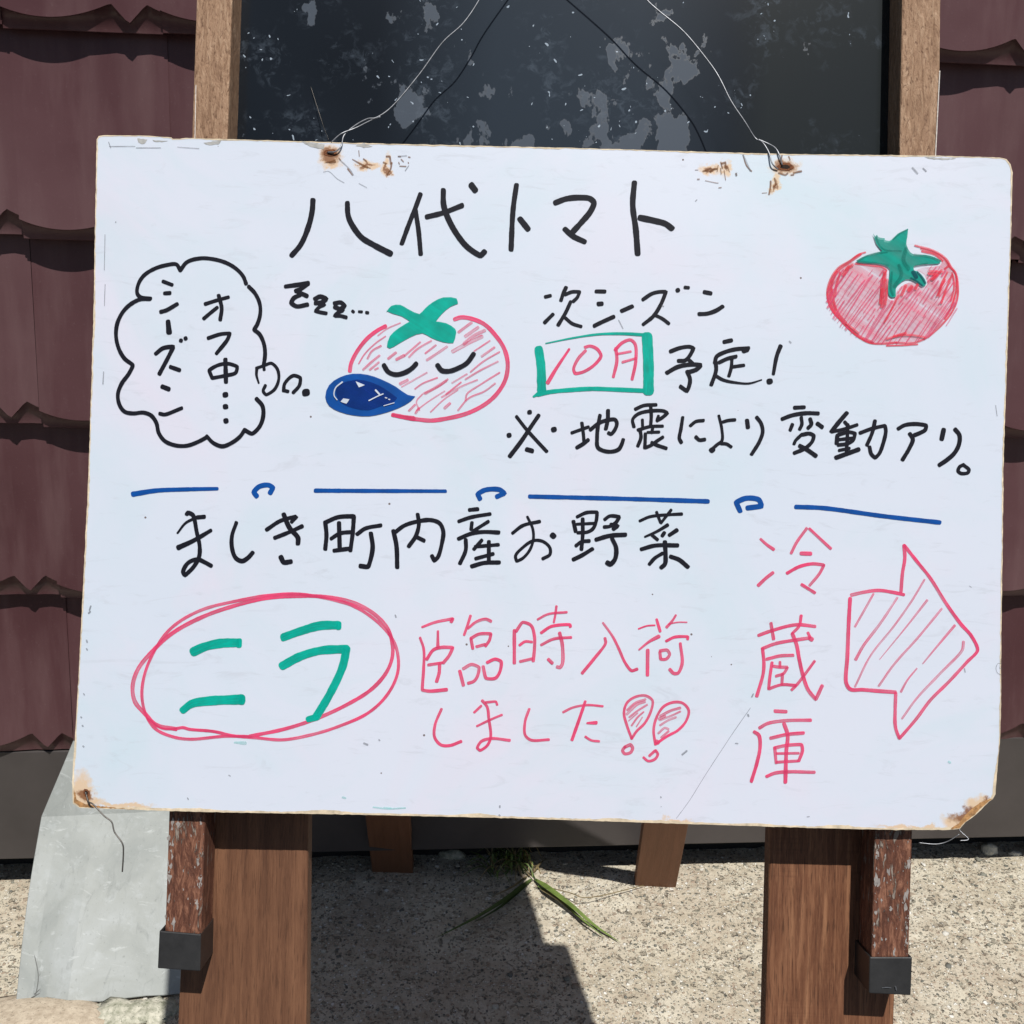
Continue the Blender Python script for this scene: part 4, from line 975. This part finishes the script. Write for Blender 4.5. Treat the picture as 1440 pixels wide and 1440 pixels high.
# rows from the foot on the ground to the fold, then leaning on the wall
def lerp(a, b, t): return a + (b - a) * t
foot = [(22, 1414), (45, 1409), (65, 1402), (95, 1407), (140, 1409), (175, 1404), (205, 1401), (230, 1400), (262, 1396)]
FT = [G(x, y, .004 + (.012 if 60 < x < 110 else .004)) for x, y in foot]
FL, FR = atz(58, 1149, 1.43), atz(262, 1139, 1.47)
TL_, TR_ = atz(116, 1010, 1.50), atz(270, 1000, 1.515)
rows = []
nr = 12
for k in range(nr + 1):
    t = k / nr; r = []
    for i, f_ in enumerate(FT):
        s = i / (len(FT) - 1); top = FL.lerp(FR, s); p = f_.lerp(top, t)
        # left side bows out slightly
        p.x += -.003 * sin(pi * t) * (1 - s) ** 2; p.z += .003 * sin(pi * t)
        p.z += .0012 * noise.noise(p * 18)
        r.append(p)
    rows.append(r)
for k in range(1, 6):
    t = k / 5; r = []
    for i in range(len(FT)):
        s = i / (len(FT) - 1); p = FL.lerp(FR, s).lerp(TL_.lerp(TR_, s), t); p.z += .0008 * noise.noise(p * 18); r.append(p)
    rows.append(r)
V = [tuple(p) for r in rows for p in r]; n = len(FT)
Fc = [(j * n + i, j * n + i + 1, (j + 1) * n + i + 1, (j + 1) * n + i) for j in range(len(rows) - 1) for i in range(n - 1)]
o = obj('bent_sheet', V, Fc, M_sheet)
prop(o, 'bent grey sheet leaning on the wall base behind the left easel leg', 'sheet')
so_ = o.modifiers.new('solid', 'SOLIDIFY'); so_.thickness = .004; so_.offset = -1
bev(o, .0008, 1)

def on_sheet(px, py, lift=.0006):
    d = ray(px, py); a, b_, c_ = FT[0], FT[-1], FL.lerp(FR, .5)
    n_ = (b_ - a).cross(c_ - a).normalized(); t = (a - CO).dot(n_) / d.dot(n_); return CO + d * t + Vector((0, -.3, 1)).normalized() * lift
V = []; Fc = []
for pts in ([(40, 1310), (46, 1335), (50, 1350), (54, 1375), (50, 1400)], [(48, 1398), (62, 1388), (78, 1385), (96, 1390), (102, 1396), (92, 1401)], [(56, 1394), (70, 1391), (86, 1393)], [(44, 1403), (58, 1396), (80, 1387), (90, 1388)], [(54, 1330), (60, 1352), (56, 1372)]):
    tube(smooth3([on_sheet(*p, 0.0002) for p in pts], 5), .0006, V, Fc, 5)
ck = obj('crack', V, Fc, simple('dark_crack', (.15, .155, .15), .9), o); ck['kind'] = 'stuff'

# ------------------------------------------------------------------ broken concrete, stones, weed
def rockmesh(name, c, r, sq, m, label, cat='stone', group=None, seed=0, sub=3, rough=.25):
    bm = bmesh.new(); bmesh.ops.create_icosphere(bm, subdivisions=sub, radius=1)
    for v in bm.verts:
        p = v.co.copy(); q = 1 + rough * noise.noise(p * 1.3 + Vector((seed, 0, 0))) + rough * .5 * noise.noise(p * 3.3 + Vector((seed, 5, 0))) + rough * .25 * noise.noise(p * 8 + Vector((seed, 9, 0)))
        v.co = Vector((p.x * sq[0], p.y * sq[1], max(p.z, -.5) * sq[2])) * q * r
    me = bpy.data.meshes.new(name); bm.to_mesh(me); bm.free(); me.materials.append(m)
    for p in me.polygons: p.use_smooth = True
    o = bpy.data.objects.new(name, me); C.objects.link(o); o.location = c
    return prop(o, label, cat, group)
def rock_mat(name, c0, c1):
    m, nt, b = mat(name); N = NT(nt)
    f = N.noise(N.coord(), 90, 6, .65); f2 = N.noise(N.coord(), 320, 3, .6)
    col = N.ramp(f, [(.32, c0), (.62, c1)]); col = N.mix(N.ramp(f2, [(.6, 0.0), (.7, .7)]), col, tuple(x * .4 for x in c0))
    N.L(col, b.inputs['Base Color']); b.inputs['Roughness'].default_value = .85
    N.bump(N.math('ADD', f, f2), .7, .002, b); return m
M_rockt = rock_mat('tan_concrete', (.38, .31, .23), (.56, .48, .37))
M_rockg = rock_mat('mossy_rubble', (.22, .23, .16), (.60, .58, .48))
M_rockw = rock_mat('pale_stone', (.50, .49, .42), (.70, .68, .60))
def gstone(px, py, r, sq, m, label, seed, group=None, rough=.25, sink=.3):
    p = G(px, py); return rockmesh('stone', (p.x, p.y, r * sq[2] * sink), r, sq, m, label, 'stone', group, seed, 3, rough)
gstone(1390, 1197, .013, (1.1, .9, .9), M_rockw, 'round pale stone at the foot of the wall right of the sign', 1)
gstone(1427, 1201, .008, (1.4, .8, .6), M_rockw, 'small flat pale stone beside the round one by the wall', 2)
gstone(60, 1437, .088, (1.1, .5, .16), M_rockt, 'smooth tan concrete chunk under the near edge of the grey sheet', 3, rough=.16)
gstone(168, 1432, .036, (1.1, .8, .35), M_rockg, 'rough grey-green rubble lump beside the tan concrete chunk', 4, rough=.5)
gstone(215, 1426, .030, (1.0, .9, .35), M_rockg, 'pale rubble lump next to the left easel plank', 5, rough=.5)
gstone(140, 1422, .012, (1.1, .8, .6), M_rockg, 'small rubble bit between the tan chunk and the rough lump', 6, rough=.5)
gstone(636, 1203, .014, (1.6, .8, .6), M_rockg, 'small stone in shade at the wall foot behind the easel', 7)
# weed with two long blades
def leaf_mat(name, col):
    m, nt, b = mat(name); N = NT(nt)
    f = N.noise(N.coord((1, 1, 1)), 60, 4, .6)
    N.L(N.ramp(f, [(.3, tuple(x * .7 for x in col)), (.7, tuple(x * 1.25 for x in col))]), b.inputs['Base Color'])
    b.inputs['Roughness'].default_value = .5
    b.inputs['Transmission Weight'].default_value = 0
    return m
M_leaf = leaf_mat('grass_green', (.15, .215, .05)); M_olive = leaf_mat('olive_blade', (.085, .13, .035)); M_dry = leaf_mat('dry_grass', (.22, .17, .085))
root = G(748, 1232)
weed = thing('grass_weed', 'small grass weed with green blades in the ground between the easel legs', 'plant', root)
def blade(pts, w, m, name='blade'):
    P = smooth3([Vector(p) for p in pts], 6); V = []; Fc = []; n = len(P)
    for i, p in enumerate(P):
        d = (P[min(i + 1, n - 1)] - P[max(i - 1, 0)]).normalized(); s = d.cross(Vector((0, 0, 1)))
        s = s.normalized() if s.length > .01 else Vector((1, 0, 0))
        t = i / (n - 1); k = w * (min(1, t * 4 + .35)) * (1 - t ** 2.2) + .0002
        V += [tuple(p - s * k + Vector((0, 0, .0012 * k / w))), tuple(p), tuple(p + s * k + Vector((0, 0, .0012 * k / w)))]
    for i in range(n - 1):
        for a in (0, 1): q = 3 * i + a; Fc.append((q, q + 1, q + 4, q + 3))
    return obj(name, V, Fc, m, weed, None, smooth=True)
def gp(px, py, z): return G(px, py, z)
blade([gp(748, 1236, .004), gp(715, 1262, .018), gp(670, 1290, .020), gp(613, 1319, .006)], .0046, M_olive)
blade([gp(752, 1236, .004), gp(775, 1252, .016), gp(805, 1275, .018), gp(838, 1303, .006), gp(872, 1325, .002)], .0052, M_leaf)
blade([gp(756, 1246, .004), gp(790, 1268, .010), gp(822, 1296, .010), gp(850, 1318, .003)], .0026, M_leaf)
blade([gp(745, 1240, .004), gp(705, 1275, .010), gp(665, 1298, .010)], .0028, M_olive)
blade([gp(742, 1232, .004), gp(720, 1248, .02), gp(690, 1262, .02)], .0022, M_dry)
blade([gp(760, 1250, .004), gp(785, 1265, .012), gp(815, 1292, .006)], .004, M_dry)
def stem(pts, r, m):
    V = []; Fc = []; tube(smooth3([Vector(p) for p in pts], 6), r, V, Fc, 5); return obj('stem', V, Fc, m, weed, None, smooth=True)
stem([gp(760, 1245, .006), gp(800, 1255, .02), gp(830, 1262, .02), (gp(905, 1245, .004))], .0008, M_dry)
stem([gp(745, 1232, .004), gp(725, 1205, .02), gp(695, 1180, .045), gp(655, 1170, .05)], .0014, M_dry)
stem([gp(745, 1232, .004), gp(735, 1195, .03), gp(690, 1160, .07), gp(670, 1150, .08)], .0011, M_dry)
stem([gp(740, 1225, .004), gp(712, 1218, .012), gp(690, 1200, .02), gp(672, 1175, .04)], .0010, M_dry)
stem([gp(725, 1238, .004), gp(724, 1200, .03), gp(705, 1170, .05), gp(700, 1145, .08)], .0009, M_dry)
for i in range(60):
    a = random.uniform(-.9, .6); b_ = random.uniform(.0, .3)
    p0 = gp(random.uniform(690, 752), random.uniform(1210, 1234), .001)
    p1 = p0 + Vector((a * .03, random.uniform(-.02, .015), random.uniform(.015, .04))); p2 = p1 + Vector((a * .035, random.uniform(-.03, .01), random.uniform(-.02, .01)))
    blade([p0, p1, p2], random.uniform(.001, .0025), (M_olive, M_dry, M_leaf)[i % 3])
# dry litter along the wall foot
V = []; Fc = []
for i in range(240):
    x = random.uniform(-1.0, 1.1); y = 1.575 + x * .091 + random.uniform(-.012, .03)
    r = random.uniform(.001, .0045); ico(r, (x, y, r * .3), (1.4, .9, .5), V, Fc, random.uniform(0, 6), .35)
prop(obj('rubble_grit', V, Fc, M_peb, smooth=False), kind='stuff')
